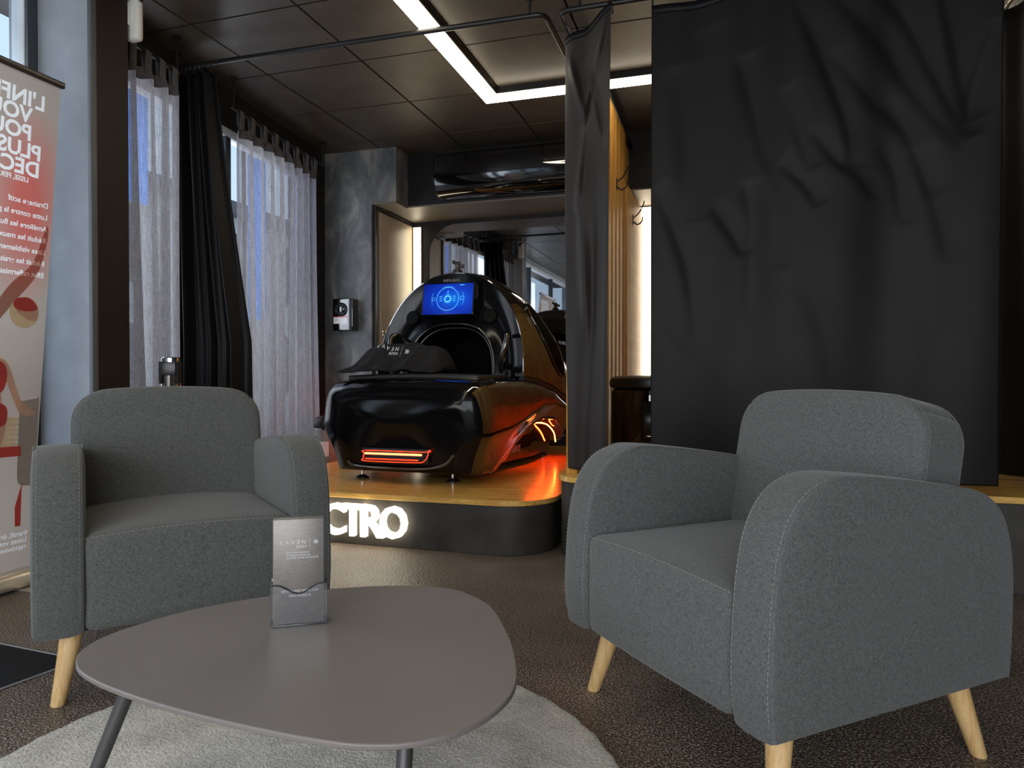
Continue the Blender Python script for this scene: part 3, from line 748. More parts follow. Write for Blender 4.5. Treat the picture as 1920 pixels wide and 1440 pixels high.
# barrier posts
def stanchion(x, y, hgt, label):
    t = thing('barrier_post', label, 'barrier post', (x, y, 0), .5)
    obj('base', MB().lathe([(.15, 0), (.15, .012), (.12, .03), (.05, .045), (.04, .05)], 40), 'chrome', t)
    obj('tube', MB().lathe([(.038, .04), (.038, hgt-.14)], 32), 'chrome', t)
    h = obj('head', MB().lathe([(.040, hgt-.14), (.042, hgt-.135), (.042, hgt-.004), (.038, hgt)], 32), 'chrome', t)
    obj('belt_cassette', MB().rbox(.031, .012, .030, .004, (0, -.038, hgt-.052), 2), 'satin_black', h)
    for a in (0.9, -0.9, 2.6):
        obj('belt_clip', MB().rbox(.012, .006, .05, .003, (0, 0, 0), 2, None, Matrix.Translation((.048*math.sin(a), -.048*math.cos(a), hgt-.07)) @ Matrix.Rotation(a, 4, 'Z')), 'black_metal', h)
    return t
stanchion(-2.43, 2.60, .885, 'chrome barrier post with black belt head behind the left armchair')
# treatment drum in the cubicle
dm = thing('roller_machine', 'tall glossy black drum machine between the black curtains', 'machine', (-.40, 3.92, .36))
obj('body', MB().lathe([(.22, 0), (.235, .02), (.235, .34), (.228, .365), (.215, .372)], 48), 'gloss_black', dm)
obj('top_pad', MB().lathe([(.222, .373), (.240, .380), (.244, .40), (.238, .425), (.215, .438), (.10, .445), (.02, .446)], 48), 'leatherette', dm)
obj('side_panel', MB().grid(lambda u, v: (.239*math.cos(-1.75+1.1*u), .239*math.sin(-1.75+1.1*u), .10+.21*v), 16, 2), 'satin_black', dm, solid=.006)
obj('trim_bar', MB().grid(lambda u, v: (.241*math.cos(-1.5+.7*u), .241*math.sin(-1.5+.7*u), .318+.006*v), 16, 2), 'chrome', dm, solid=.004)
obj('trim_bar', MB().grid(lambda u, v: (.241*math.cos(-1.65+.22*u), .241*math.sin(-1.65+.22*u), .125+.006*v), 10, 2), 'chrome', dm, solid=.004)

# ================================================================ INFRARED CAPSULE
XC = -1.625
cp = thing('infrared_capsule', 'glossy black capsule machine with blue screen standing on the wooden stage', 'capsule machine', (XC, 4.1, .246))
OY = -4.1; OZ = -.246                     # world -> local offsets
# station table: Y, wtop, wmid, wbot, ztop, zmid, zbot
HT = [(3.285, .34, .385, .31, .675, .50, .325), (3.30, .375, .43, .36, .71, .51, .308), (3.33, .398, .462, .392, .742, .515, .296), (3.40, .415, .48, .412, .768, .52, .29),
      (3.55, .43, .495, .42, .783, .53, .288), (3.70, .445, .518, .43, .787, .55, .335), (3.90, .472, .55, .455, .785, .60, .43), (4.05, .502, .58, .49, .775, .64, .505),
      (4.20, .54, .605, .52, .742, .64, .535), (4.40, .575, .62, .55, .672, .60, .525), (4.60, .575, .61, .55, .605, .53, .455), (4.75, .55, .575, .52, .562, .49, .38), (4.88, .49, .51, .46, .535, .46, .34), (4.95, .41, .42, .38, .52, .45, .35), (4.975, .30, .31, .28, .51, .45, .37)]
def hull_section(Y, n=6):
    wt, wm_, wb, zt, zm, zb = interp(HT, Y)
    half = [(0, zt+.018), (wt*.55, zt+.015), (wt*.88, zt+.004), (wt+(wm_-wt)*.35, zt-.022), (wm_*.985, zt-(zt-zm)*.5), (wm_, zm), (wm_*.35+wb*.65, zm-(zm-zb)*.55), (wb, zb+.012), (wb-.025, zb)]
    pts = catmull([(a, b, 0) for a, b in half], n)
    R_ = [(p.x, p.y) for p in pts]
    return R_+[(0, R_[-1][1])]
def hull_mb():
    Ys = [3.285, 3.29, 3.30, 3.315, 3.34, 3.37]+[3.40+.035*i for i in range(44)]+[4.94, 4.955, 4.97, 4.975]
    Ys = sorted(y for y in set(Ys) if y <= 4.975)
    mb = MB(); secs = []
    def nose(Y, z): return -.12*(z-.42)*max(0, 1-(Y-3.285)/.42)**1.5
    for Y in Ys:
        h = hull_section(Y); full = h+[(-x, z) for x, z in h[-2:0:-1]]
        secs.append([(x, Y+nose(Y, z)+OY, z+OZ) for x, z in full])
    n = len(secs[0]); vs = [p for s_ in secs for p in s_]; fs = []
    for j in range(len(secs)-1):
        for i in range(n):
            i2 = (i+1) % n; fs.append((j*n+i, j*n+i2, (j+1)*n+i2, (j+1)*n+i))
    # nose: shrink rings to a shallow dome
    base = secs[0]; cz = sum(p[2] for p in base)/n
    prev = 0
    for k, (sc_, dy) in enumerate(((.97, -.004), (.90, -.010), (.6, -.018), (.2, -.022))):
        o = len(vs); vs += [(p[0]*sc_, p[1]+dy, cz+(p[2]-cz)*sc_) for p in base]
        for i in range(n): i2 = (i+1) % n; fs.append((o+i, o+i2, prev+i2, prev+i))
        prev = o
    fs.append(tuple(range(prev, prev+n)))
    fs.append(tuple((len(secs)-1)*n+i for i in range(n))[::-1])
    nose_f = [f for f in fs[:-1] if max(f) >= len(secs)*n or max(f) < 4*n]; rest = [f for f in fs if f not in set(nose_f)]
    return MB().add(vs, rest), MB().add(vs, nose_f)
def prune(mb):
    used = sorted({i for f in mb.f for i in f}); mp_ = {o: k for k, o in enumerate(used)}
    mb.v = [mb.v[i] for i in used]; mb.f = [tuple(mp_[i] for i in f) for f in mb.f]; return mb
h_main, h_nose = hull_mb()
hull = obj('hull', prune(h_main), 'gloss_black', cp)
obj('nose_panel', prune(h_nose), 'fascia_black', cp)
# underside skirt visible through the raised side arch
SK = [(3.50, .29, .30, .29), (3.60, .325, .36, .275), (3.9, .362, .50, .275), (4.3, .425, .56, .275), (4.7, .435, .52, .275), (4.85, .38, .42, .285), (4.90, .32, .36, .30)]
def skf(u, v):
    Y = 3.5+1.4*v; w_, zt, zb = interp(SK, Y)
    prof = [(-w_*.6, zb), (-w_, zb+.02), (-w_*1.03, zt), (0, zt+.01), (w_*1.03, zt), (w_, zb+.02), (w_*.6, zb)]
    k = u*7; i = int(k) % 7; f_ = k-int(k); a = prof[i]; b = prof[(i+1) % 7]
    return (a[0]+(b[0]-a[0])*f_, Y+OY, a[1]+(b[1]-a[1])*f_+OZ)
sk = obj('skirt', MB().grid(skf, 42, 40, None, True), 'gloss_black', cp)
MS = Matrix.Translation((.366, 3.84+OY, .345+OZ)) @ Matrix.Rotation(-.155, 4, 'Z') @ Matrix(((0, 0, 1, 0), (1, 0, 0, 0), (0, 1, 0, 0), (0, 0, 0, 1)))
obj('lettering', text_mb('INFRABIKE', .055, .0008, .001, M=MS), 'print_grey', sk, False)
# red light tube around the arch and under the floor pan
for s in (1, -1):
    pth = catmull([(s*.425, 4.02+OY, .475+OZ), (s*.452, 4.15+OY, .508+OZ), (s*.482, 4.40+OY, .492+OZ), (s*.488, 4.60+OY, .425+OZ), (s*.478, 4.70+OY, .350+OZ)], 8)
    obj('arch_light', MB().tube(pth, .0034, 8), 'led_red', cp)
lip = MB()
for s in (1, -1): lip.tube([(s*(interp(HT, y)[2]-.006), y+OY, interp(HT, y)[5]+.004+OZ) for y in [3.52+.03*i for i in range(46)]], .006, 8)
obj('arch_lip', lip, 'canopy_gloss', cp)
# front heater slot
FY = 3.274+OY
mouth = [(-.30, .352), (-.24, .330), (-.05, .324), (.14, .328), (.25, .352), (.30, .40)]
obj('bumper_lip', MB().tube(catmull([(x_, FY-.002+.012*abs(x_)*2-.12*(z_-.392), z_+OZ) for x_, z_ in mouth], 8), .009, 10), 'gloss_black', cp)
hs = obj('heater_slot', MB().rbox(.185, .008, .038, .007, (-.015, FY-.004, .392+OZ), 4), 'satin_black', cp)
loop = [(.16-.335, FY-.016, .415+OZ), (.155, FY-.016, .415+OZ), (.175, FY-.016, .425+OZ), (.165, FY-.016, .39+OZ), (.145, FY-.016, .368+OZ), (.10, FY-.016, .360+OZ), (-.18, FY-.016, .360+OZ), (-.195, FY-.016, .375+OZ), (-.19, FY-.016, .40+OZ)]
obj('heater_outline', MB().tube([tuple(p) for p in catmull(loop, 5, True)], .0022, 6, True), 'heater_red', hs)
obj('heater_tube', MB().tube([(-.185, FY-.017, .400+OZ), (.135, FY-.017, .400+OZ)], .0055, 10), 'heater_hot', hs)
obj('heater_tube', MB().tube([(-.185, FY-.014, .372+OZ), (.115, FY-.014, .372+OZ)], .003, 8), 'heater_red', hs)
# saddle pad on the hull top
def padf(p): return (p.x, p.y, p.z-.03*(p.x/.36)**2*.4)
obj('saddle_pad', MB().rbox(.385, .26, .016, .014, (0, 3.675+OY, .799+OZ), 8, padf), 'leatherette', cp)
# canopy
CT = [(3.93, .472, .800, 1.435), (4.05, .512, .790, 1.45), (4.2, .56, .755, 1.435), (4.4, .61, .688, 1.355), (4.55, .62, .638, 1.25), (4.7, .60, .592, 1.10), (4.82, .555, .565, .94), (4.90, .49, .548, .79), (4.955, .40, .535, .66), (4.975, .30, .53, .59)]
NE = 2.15
def canopy_pt(Y, a, off=0.0):
    w_, zb, zt = interp(CT, Y)
    ca, sa = math.cos(a), math.sin(a)
    x = (w_+off)*math.copysign(abs(ca)**(2/NE), ca); f_ = max(0, sa)**(2/NE)
    z = zb+(zt+off-zb)*f_
    lean = .13*f_*max(0, 1-(Y-3.93)/.9)         # front edge leans back towards the crown
    return (x, Y+lean+OY, z+OZ)
Yc = [3.93+.035*i for i in range(30)]+[4.955, 4.968, 4.975]
obj('canopy', MB().grid(lambda u, v: canopy_pt(interp([(i/(len(Yc)-1), y) for i, y in enumerate(Yc)], v)[0], PI*u), 64, len(Yc)).add([canopy_pt(4.975, PI*i/63) for i in range(64)], [tuple(range(64))]), 'canopy_gloss', cp)
obj('canopy_trim', MB().tube([canopy_pt(3.93, PI*i/60, .001) for i in range(61)], .0045, 8), 'canopy_gloss', cp)
# dark seam band between hull and canopy
seam = MB()
for s in (1, -1):
    seam.tube([(s*(interp(CT, y)[0]-.02), y+OY, interp(CT, y)[1]-.018+OZ) for y in [3.95+.06*i for i in range(17)]], .022, 8)
obj('seam_gasket', seam, 'matte_black', cp)
# front fascia with arched opening and tunnel
def mouth_pt(a, y, sc_=1.0):
    ca, sa = math.cos(a), math.sin(a)
    return (.285*sc_*math.copysign(abs(ca)**(2/2.6), ca)+.0, y+.13*max(0, sa)*.5+OY, .79+.33*sc_*max(0, sa)**(2/2.6)+OZ)
def fas(u, v):
    a = PI*u; o = Vector(canopy_pt(3.93, a)); m_ = Vector(mouth_pt(a, 3.96)); p = o.lerp(m_, v)
    p.y += .030*math.sin(PI*v)
    return tuple(p)
obj('fascia', MB().grid(fas, 64, 14), 'fascia_black', cp)
obj('tunnel', MB().grid(lambda u, v: mouth_pt(PI*u, 3.96+.55*v, 1-.12*v), 48, 8).add([mouth_pt(PI*i/30, 4.51, .88) for i in range(31)], [tuple(range(31))]), 'void_black', cp)
obj('opening_rim', MB().tube([mouth_pt(PI*i/40, 3.957) for i in range(41)], .006, 10), 'gloss_black', cp)
obj('opening_rim', MB().tube([tuple(Vector(mouth_pt(PI*i/40, 3.99, .93))) for i in range(41)], .006, 8), 'satin_black', cp)
# screen
SM = Matrix.Translation((-.025, 4.005+OY, 1.268+OZ)) @ Matrix.Rotation(-.17, 4, 'X')
def place(o, M): o.matrix_local = M; return o
scb = place(obj('screen_bezel', MB().rbox(.174, .034, .104, .008, (0, .022, 0), 3), 'fascia_black', cp), SM)
scr = obj('screen', MB().box(-.162, .162, -.0145, -.0125, -.096, .096), 'screen_blue', scb, False)
UI = MB()
def flat_ring(mb, r, w_, cx=0, cz=0, a0=0, a1=360, y=-.0152, n=40):
    vs = []; fs = []
    for i in range(n+1):
        a = math.radians(a0+(a1-a0)*i/n)
        for q in (r-w_/2, r+w_/2): vs.append((cx+q*math.cos(a), y, cz+q*math.sin(a)))
    for i in range(n): fs.append((2*i, 2*i+1, 2*i+3, 2*i+2))
    mb.add(vs, fs)
flat_ring(UI, .072, .0022); flat_ring(UI, .018, .006); flat_ring(UI, .078, .0012, 0, 0, 60, 120); flat_ring(UI, .026, .0010)
flat_ring(UI, .010, .0016, -.092, 0); flat_ring(UI, .012, .0016, .094, .003); flat_ring(UI, .105, .001, 0, 0, -22, 22); flat_ring(UI, .105, .001, 0, 0, 158, 202)
for xx in (-.055, .034):
    for k in range(3): UI.box(xx, xx+.018, -.0155, -.0150, .014-k*.013, .0165-k*.013)
for k in range(3): UI.box(-.003+k*.0, .003, -.0155, -.015, .046-k*.009, .050-k*.009)
UI.box(.075, .105, -.0155, -.015, .084, .087)
obj('interface_graphics', UI, 'screen_line', scr, False)
TL = Matrix.Translation((-.025, 4.005+OY, 1.268+OZ)) @ Matrix.Rotation(-.17, 4, 'X') @ Matrix.Translation((0, .030, .122)) @ FRONT
obj('lettering', text_mb('INFRABIKE', .024, .0004, .0002, 'CENTER', M=Matrix.Translation((0, 0, 0)) @ TL), 'print_grey', cp, False)
for s in (-1, 1):
    gm = MB()
    for rr in range(1, 6):
        for k in range(rr*6):
            a = 2*PI*k/(rr*6); gm.lathe([(.0013, 0), (.0013, .001)], 6, Matrix.Translation((rr*.0075*math.cos(a), 0, rr*.0075*math.sin(a))) @ Matrix.Rotation(PI/2, 4, 'X'))
    g = obj('speaker_grille', MB().lathe([(.044, 0), (.044, .003), (.041, .004)], 32, Matrix.Rotation(PI/2, 4, 'X')), 'void_black', cp)
    place(g, Matrix.Translation((-.025+s*.255, 4.034+OY, 1.165+OZ)) @ Matrix.Rotation(-.2, 4, 'X') @ Matrix.Rotation(s*.12, 4, 'Z'))
    sgr = obj('perforation', gm, 'satin_black', g, False); sgr.location = (0, -.0042, 0)
    pth = catmull([(s*.325-.0, 3.95+OY, .83+OZ), (s*.345, 3.915+OY, .90+OZ), (s*.37, 3.91+OY, .98+OZ), (s*.375, 3.925+OY, 1.03+OZ), (s*.355, 3.95+OY, 1.05+OZ), (s*.335, 3.985+OY, 1.045+OZ)], 7)
    obj('grab_handle', MB().tube(pth, [.011+.007*math.sin(PI*i/(len(pth)-1)) for i in range(len(pth))], 12), 'gloss_black', cp)
# oval side windows
for s in (0, 1):
    def ov(u, v):
        a = 2*PI*u; r = v
        Y = 4.27+.125*r*math.cos(a)-.085*r*math.sin(a); an = .46+.33*r*math.sin(a)
        return canopy_pt(Y, an if s == 0 else PI-an, .004)
    o = obj('side_window', MB().grid(ov, 48, 8, None, True), 'void_black', cp)
    rim = [ov(i/48, 1.0) for i in range(48)]
    obj('window_rim', MB().tube(rim, .006, 8, True), 'gloss_black', o)
# roof panel and crease lines
obj('roof_panel', MB().grid(lambda u, v: canopy_pt(4.03+.38*v, .95+.42*u, .003), 14, 12), 'satin_black', cp)
for q in (.62, .92): obj('crease', MB().tube([canopy_pt(3.96+.9*i/24, q, .001) for i in range(25)], .003, 6), 'gloss_black', cp)
# clamp head on the crown
ch = obj('mount_base', MB().lathe([(.034, 0), (.034, .018), (.026, .022), (.026, .030)], 24), 'black_metal', cp, loc=(-.02, 4.14+OY, 1.441+OZ))
obj('ball_head', MB().lathe([(.013, .030), (.017, .040), (.019, .050), (.016, .060)], 20), 'graphite_metal', ch)
obj('clamp', MB().box(-.020, .02, -.014, .014, .060, .078).box(-.034, -.016, -.008, .008, .064, .088), 'black_metal', ch, False, bevel=.003)
obj('clamp_knob', MB().lathe([(.010, 0), (.012, .004), (.012, .022), (.008, .026)], 14, Matrix.Translation((.018, 0, .05)) @ Matrix.Rotation(PI/2, 4, 'Y')), 'graphite_metal', ch)
# adjustable feet
for x_, y_ in ((-.29, 3.42), (.235, 3.43), (.36, 4.80), (-.36, 4.80)):
    f = obj('foot', MB().lathe([(.036, 0), (.036, .006), (.020, .015), (.012, .018)], 24), 'black_metal', cp, loc=(x_, y_+OY, 0))
    obj('screw', MB().lathe([(.007, .016), (.007, .075)], 12), 'chrome', f)

# brand lettering used on towel and leaflets: E A V (reversed E) N | reversed-E B, BODY below
def logo():
    parts = []; x_ = 0
    for ch in 'EAV':
        parts.append(text_mb(ch, 1, M=Matrix.Translation((x_, 0, 0)))); x_ += .95
    parts.append(text_mb('E', 1, mirror=True, M=Matrix.Translation((x_+.05, 0, 0)))); x_ += .9
    parts.append(text_mb('N', 1, M=Matrix.Translation((x_, 0, 0)))); x_ += 1.0
    parts.append(text_mb('BODY', .68, M=Matrix.Translation((x_-1.95, -.72, 0))))
    parts.append(MB().box(x_+.38, x_+.42, -.75, .95, 0, .001))
    parts.append(text_mb('E', .9, mirror=True, M=Matrix.Translation((x_+1.0, 0, 0)))); parts.append(text_mb('B', .9, M=Matrix.Translation((x_+1.42, 0, 0))))
    m = merge(*parts); wid = x_+2.1
    m.v = [((a-wid/2), b, c) for a, b, c in m.v]; return m, wid
LOGO, LOGOW = logo()
def xf(mb, M): return MB().add(mb.v, mb.f, M)

# towel folded on the capsule
tw_ = thing('folded_towel', 'black folded towel with white logo lying on the capsule', 'towel', (XC-.125, 3.60, .817), math.radians(2))
def tow_prof(y_):
    return interp([(-.205, .010), (-.190, .030), (-.145, .046), (-.12, .064), (-.025, .150), (.05, .160), (.12, .145), (.165, .09), (.19, .012)], y_)[0]
def towf(u, v):
    x_ = -.5+u; y0 = -.205+.395*v
    wv = .012*math.sin(31*x_)*math.exp(-((y0+.19)/.06)**2)
    hx = .275-.05*max(0, (y0+.2)/.4)
    e = max(0.0, 1-abs(2*x_)**7)
    z_ = tow_prof(y0)*(.10+.90*e)
    z_ += e*(.005*math.sin(16*x_+11*y0)+.004*math.sin(29*x_-17*y0)+.006*math.sin(9*x_+2))*(1 if z_ > .03 else .5)
    fold_ = math.exp(-((2*x_-.42-.5*(y0+.1))/.13)**2)*(1 if y0 < .02 else 0)*max(0, 1-abs(y0+.12)/.13)
    z_ += .028*fold_
    return (2*x_*hx+.02*math.sin(8*y0), y0+wv+.02*math.sin(5*x_), max(.004, z_))
TWM = MB().grid(towf, 70, 60)
nb = len(TWM.v)
cloth = obj('cloth', TWM, 'towel_black', tw_, solid=.008)
obj('hem', MB().tube([tuple(Vector(towf(i/60, 0))+Vector((0, -.002, .002))) for i in range(61)], .006, 8), 'towel_black', tw_)
from mathutils.bvhtree import BVHTree
bv = BVHTree.FromPolygons([Vector(p) for p in TWM.v], TWM.f)
s_ = .195/LOGOW
lm = MB()
for a, b, c in LOGO.v:
    px_ = a*s_-.035; py_ = -.072+b*s_*1.0
    hit = bv.ray_cast(Vector((px_, py_, 1)), Vector((0, 0, -1)))
    lm.v.append((px_, py_-.005, (hit[0].z if hit[0] else .12)+.0085))
lm.f = LOGO.f
obj('logo', lm, 'print_white', tw_, False)

# ================================================================ ARMCHAIRS
ARM = [(-.318, .178), (-.327, .25), (-.325, .34), (-.318, .43), (-.304, .505), (-.279, .56), (-.241, .598), (-.191, .618), (-.138, .623), (0, .608), (.150, .586), (.225, .570), (.280, .540), (.315, .492), (.334, .42), (.337, .34), (.333, .25), (.326, .178)]
def arm_mb(x0, x1):
    P = [(p.x, p.y) for p in catmull([(a, b, 0) for a, b in ARM], 3)]
    cx = sum(p[0] for p in P)/len(P); cz = sum(p[1] for p in P)/len(P); n = len(P); vs = []; fs = []
    hw_ = (x1-x0)/2; xm = (x0+x1)/2
    # rings across the width: rounded shoulders plus a slight bulge of the side panels
    prof = [(-hw_-.006, .35), (-hw_-.005, .72), (-hw_-.001, .955), (-hw_+.003, .985), (-hw_+.012, .998), (-hw_*.4, 1.006), (hw_*.4, 1.006), (hw_-.012, .998), (hw_-.003, .985), (hw_+.001, .955), (hw_+.005, .72), (hw_+.006, .35)]
    for (dx, s) in prof:
        for (a, b) in P:
            q = 1-s if s < 1 else 0
            vs.append((xm+dx, cx+(a-cx)*s, cz+(b-cz)*s if True else 0))
    m = len(prof)
    for j in range(m-1):
        for i in range(n):
            i2 = (i+1) % n; fs.append((j*n+i, j*n+i2, (j+1)*n+i2, (j+1)*n+i))
    fs.append(tuple(range(n))); fs.append(tuple((m-1)*n+i for i in range(n))[::-1])
    return MB().add(vs, fs)
def dashes(path, dash=.006, gap=.004, r=.00045):
    mb = MB(); P = [Vector(p) for p in path]; 
    seg = [(P[i+1]-P[i]).length for i in range(len(P)-1)]; tot = sum(seg)
    def at(s):
        for i, l in enumerate(seg):
            if s <= l: return P[i].lerp(P[i+1], s/l if l else 0)
            s -= l
        return P[-1]
    s = 0
    while s < tot-dash:
        mb.tube([at(s), at(s+dash)], r, 4); s += dash+gap
    return mb
def leg_mb(x, y, sx, sy):
    M = Matrix.Translation((x, y, 0)); top = Vector((-sx*.035, -sy*.045, .185)); vs = []; fs = []; n = 20
    rings = [(0, .0150), (.003, .0165), (.09, .0215), (.185, .0275)]
    for z, r in rings:
        o = top*(z/.185)
        for k in range(n): vs.append((o.x+r*math.cos(2*PI*k/n), o.y+r*math.sin(2*PI*k/n), z))
    for j in range(len(rings)-1):
        for k in range(n): k2 = (k+1) % n; fs.append((j*n+k, j*n+k2, (j+1)*n+k2, (j+1)*n+k))
    fs.append(tuple(range(n))[::-1]); fs.append(tuple((len(rings)-1)*n+k for k in range(n)))
    return MB().add(vs, fs, M)
def make_chair(label, loc, rz):
    t = thing('armchair', label, 'armchair', (*loc, 0), math.radians(rz), 'grey fabric armchairs around the coffee table')
    for s in (-1, 1):
        x0, x1 = sorted((s*.248, s*.355))
        a = obj('armrest', arm_mb(x0, x1), 'chair_fabric', t)
        AP = [(p.x, p.y) for p in catmull([(q[0], q[1], 0) for q in ARM], 4)]
        acx = sum(p[0] for p in AP)/len(AP); acz = sum(p[1] for p in AP)/len(AP)
        for e, xe in ((-1, x0), (1, x1)):
            sc1 = [(xe-e*.010, acx+(a_-acx)*1.0005, acz+(b_-acz)*1.0005) for a_, b_ in AP[2:29]]
            obj('stitching', dashes(sc1), 'stitch_thread', a, False, recalc=False)
            pip = [(xe-e*.002, acx+(a_-acx)*.984, acz+(b_-acz)*.984) for a_, b_ in AP[28:]]
            obj('piping', MB().tube(pip, .0026, 6), 'chair_fabric', a)
    def seatf(p):
        cr = .020*(1-min(1, (p.x/.25)**2)) if p.z > 0 else 0
        bow = -.012*(1-min(1, (p.x/.25)**2)) if p.y < -.15 else 0
        return (p.x, p.y+bow*(1 if p.z > -.1 else .5), p.z+cr*(1-.3*max(0, -p.y/.27)))
    seat = obj('seat', MB().rbox(.2505, .268, .117, .022, (0, -.052, .295), 10, seatf), 'chair_fabric', t)
    sp_ = [(-.247+.494*i/40, -.313-.012*(1-min(1, ((-.247+.494*i/40)/.25)**2)), .4065+.014*(1-((-.247+.494*i/40)/.25)**2)) for i in range(41)]
    obj('stitching', dashes(sp_, .007, .004, .0005), 'stitch_thread', seat, False, recalc=False)
    # backrest: rounded slab, tilted
    def backf(p):
        # round the two upper corners in plan of the face
        x_, y_, z_ = p; R_ = .10; hx, hz = .272, .2
        if z_ > hz-R_ and abs(x_) > hx-R_:
            dx = abs(x_)-(hx-R_); dz = z_-(hz-R_)
            m_ = max(dx, dz); l_ = math.hypot(dx, dz)
            if l_ > 1e-6:
                k = m_/l_; x_ = math.copysign(hx-R_+dx*k, x_); z_ = hz-R_+dz*k
        y_ -= .012*(1-(x_/.28)**2)*(1 if y_ < 0 else -.3)
        z_ += .008*(1-min(1, (x_/.2)**2))*(1 if z_ > 0 else 0)
        return (x_, y_, z_)
    MBk = Matrix.Translation((0, .225, .552)) @ Matrix.Rotation(math.radians(-11), 4, 'X')
    back = obj('backrest', MB().rbox(.272, .068, .2, .020, (0, 0, 0), 16, backf, MBk), 'chair_fabric', t)
    ol = [(-.270, -.17)]+[(-.270, .09)]+[(a, b) for a, b in arc(-.172, .1, .098, 180, 90, 8)]+[(a, b) for a, b in arc(.172, .1, .098, 90, 0, 8)]+[(.270, -.17)]
    for yy in (-.052, .056):
        obj('piping', MB().tube([tuple(MBk @ Vector((a*1.004, yy, b*1.004+(.006*(1-min(1, (a/.2)**2)) if b > .1 else 0)))) for a, b in ol], .0022, 6), 'chair_fabric', back)
    obj('rear_panel', MB().rbox(.255, .03, .20, .012, (0, .268, .39), 4, None, Matrix.Identity(4)), 'chair_fabric', t)
    obj('base_panel', MB().box(-.33, .33, -.30, .31, .180, .2), 'matte_black', t, False)
    for sx in (-1, 1):
        for sy, yy in ((-1, -.275), (1, .315)):
            obj('leg', leg_mb(sx*.305, yy*.97, sx, sy), 'beech', t)
    return t
make_chair('dark grey fabric armchair on the left, behind the brochure holder', (-1.564, 1.704), 49.47)
make_chair('dark grey fabric armchair on the right, in front of the wide black curtain', (.071, 1.721), -47.74)

# ================================================================ RUG, MAT, COFFEE TABLE
RC = Vector((-.7925, 1.130)); RR = .645
rg = thing('round_rug', 'round light grey pile rug under the coffee table', 'rug', (RC.x, RC.y, 0))
def rugf(u, v):
    a = 2*PI*u; prof = [(1.0, .001), (1.004, .006), (.997, .012), (.985, .0145)]
    if v < .12:
        k = v/.12*3; i = min(2, int(k)); f_ = k-i; r = prof[i][0]+(prof[i+1][0]-prof[i][0])*f_; z = prof[i][1]+(prof[i+1][1]-prof[i][1])*f_
    else:
        r = .985*(1-(v-.12)/.88); z = .0145+.0012*math.sin(37*a*r+60*r)*math.sin(51*r+9*a)
    r += .003*math.sin(41*a)*r+.002*math.sin(97*a+1)*r
    return (RR*r*math.cos(a), RR*r*math.sin(a), z)
obj('pile', MB().grid(rugf, 220, 60, None, True), 'rug_pile', rg)
mt = thing('floor_mat', 'flat black floor mat beside the left armchair', 'mat', (-1.74, 1.52, 0))
mo = [(0, 0), (-.04, -.25), (-.75, -.42), (-.80, .05)]
obj('mat_surface', MB().prism([(a, b) for a, b in mo], .0005, .0035), 'mat_black', mt, False)
for i in range(4):
    a = Vector((*mo[i], .003)); b = Vector((*mo[(i+1) % 4], .003)); obj('edge_strip', MB().tube([a, b], .0025, 6), 'mat_edge', mt)

TZ = .31
TO = [(-1.063, .919), (-1.109, .972), (-1.124, 1.050), (-1.095, 1.170), (-1.042, 1.261), (-.972, 1.342), (-.872, 1.425), (-.735, 1.492), (-.605, 1.500), (-.492, 1.420), (-.405, 1.275), (-.350, 1.152), (-.322, 1.051), (-.328, .966), (-.358, .898), (-.400, .858), (-.445, .836), (-.51, .824), (-.640, .826), (-.785, .839), (-.915, .862), (-1.005, .888)]
TCX, TCY = -.72, 1.11
tb = thing('coffee_table', 'low taupe pebble-shaped coffee table standing on the rug', 'coffee table', (TCX, TCY, .015))
TP = [(p.x-TCX, p.y-TCY) for p in catmull([(a, b, 0) for a, b in TO], 5, True)]
obj('tabletop', MB().prism(TP, TZ-.015-.009, TZ-.015), 'table_taupe', tb, bevel=.0025, seg=3)
LEGS = [((-.945, .925), (-1.02, .845)), ((-.45, .93), (-.42, .83)), ((-.67, 1.38), (-.67, 1.46))]
for (a, b) in LEGS:
    obj('leg', MB().tube([(b[0]-TCX, b[1]-TCY, .002), (a[0]-TCX, a[1]-TCY, TZ-.024)], [.0095, .0125], 14), 'graphite_metal', tb)
    obj('leg_plate', MB().lathe([(.035, 0), (.035, .004)], 24, Matrix.Translation((a[0]-TCX, a[1]-TCY, TZ-.0285))), 'graphite_metal', tb)
# brochure holder: origin at holder centre, front = -y
HA = Vector((-.846, 1.163)); HB = Vector((-.766, 1.213)); HANG = math.atan2(HB.y-HA.y, HB.x-HA.x)
HC = (HA+HB)/2+Vector((-math.sin(HANG), math.cos(HANG)))*.018
HM = (HC.x, HC.y, TZ)
bh = thing('brochure_holder', 'clear acrylic brochure holder standing on the coffee table', 'brochure holder', HM, HANG)
hw, hd, th = .0535, .018, .0022
def wave(x_): return .082-.018*(.5+.5*math.cos(PI*x_/ (hw*.8))) if abs(x_) < hw*.8 else .082
NX = 30; vs = []; fs = []
for i in range(NX+1):
    x_ = -hw+2*hw*i/NX
    for (y_, z_) in ((-hd, 0), (-hd, wave(x_)), (-hd+th, wave(x_)), (-hd+th, 0)): vs.append((x_, y_, z_))
for i in range(NX):
    for k in range(4): k2 = (k+1) % 4; fs.append((4*i+k, 4*i+k2, 4*i+4+k2, 4*i+4+k))
fs += [(0, 1, 2, 3), (4*NX+3, 4*NX+2, 4*NX+1, 4*NX)]
obj('front_pocket', MB().add(vs, fs), 'acrylic', bh, True)
obj('back_plate', MB().box(-hw, hw, hd-th, hd, 0, .088), 'acrylic', bh, False, bevel=.001)
for s in (-1, 1): obj('side_wall', MB().box(*sorted((s*hw, s*(hw-th))), -hd+th, hd-th, 0, .082), 'acrylic_edge', bh, False)
obj('base', MB().box(-hw, hw, -hd, hd, 0.0002, .004), 'acrylic_edge', bh, False, bevel=.001)
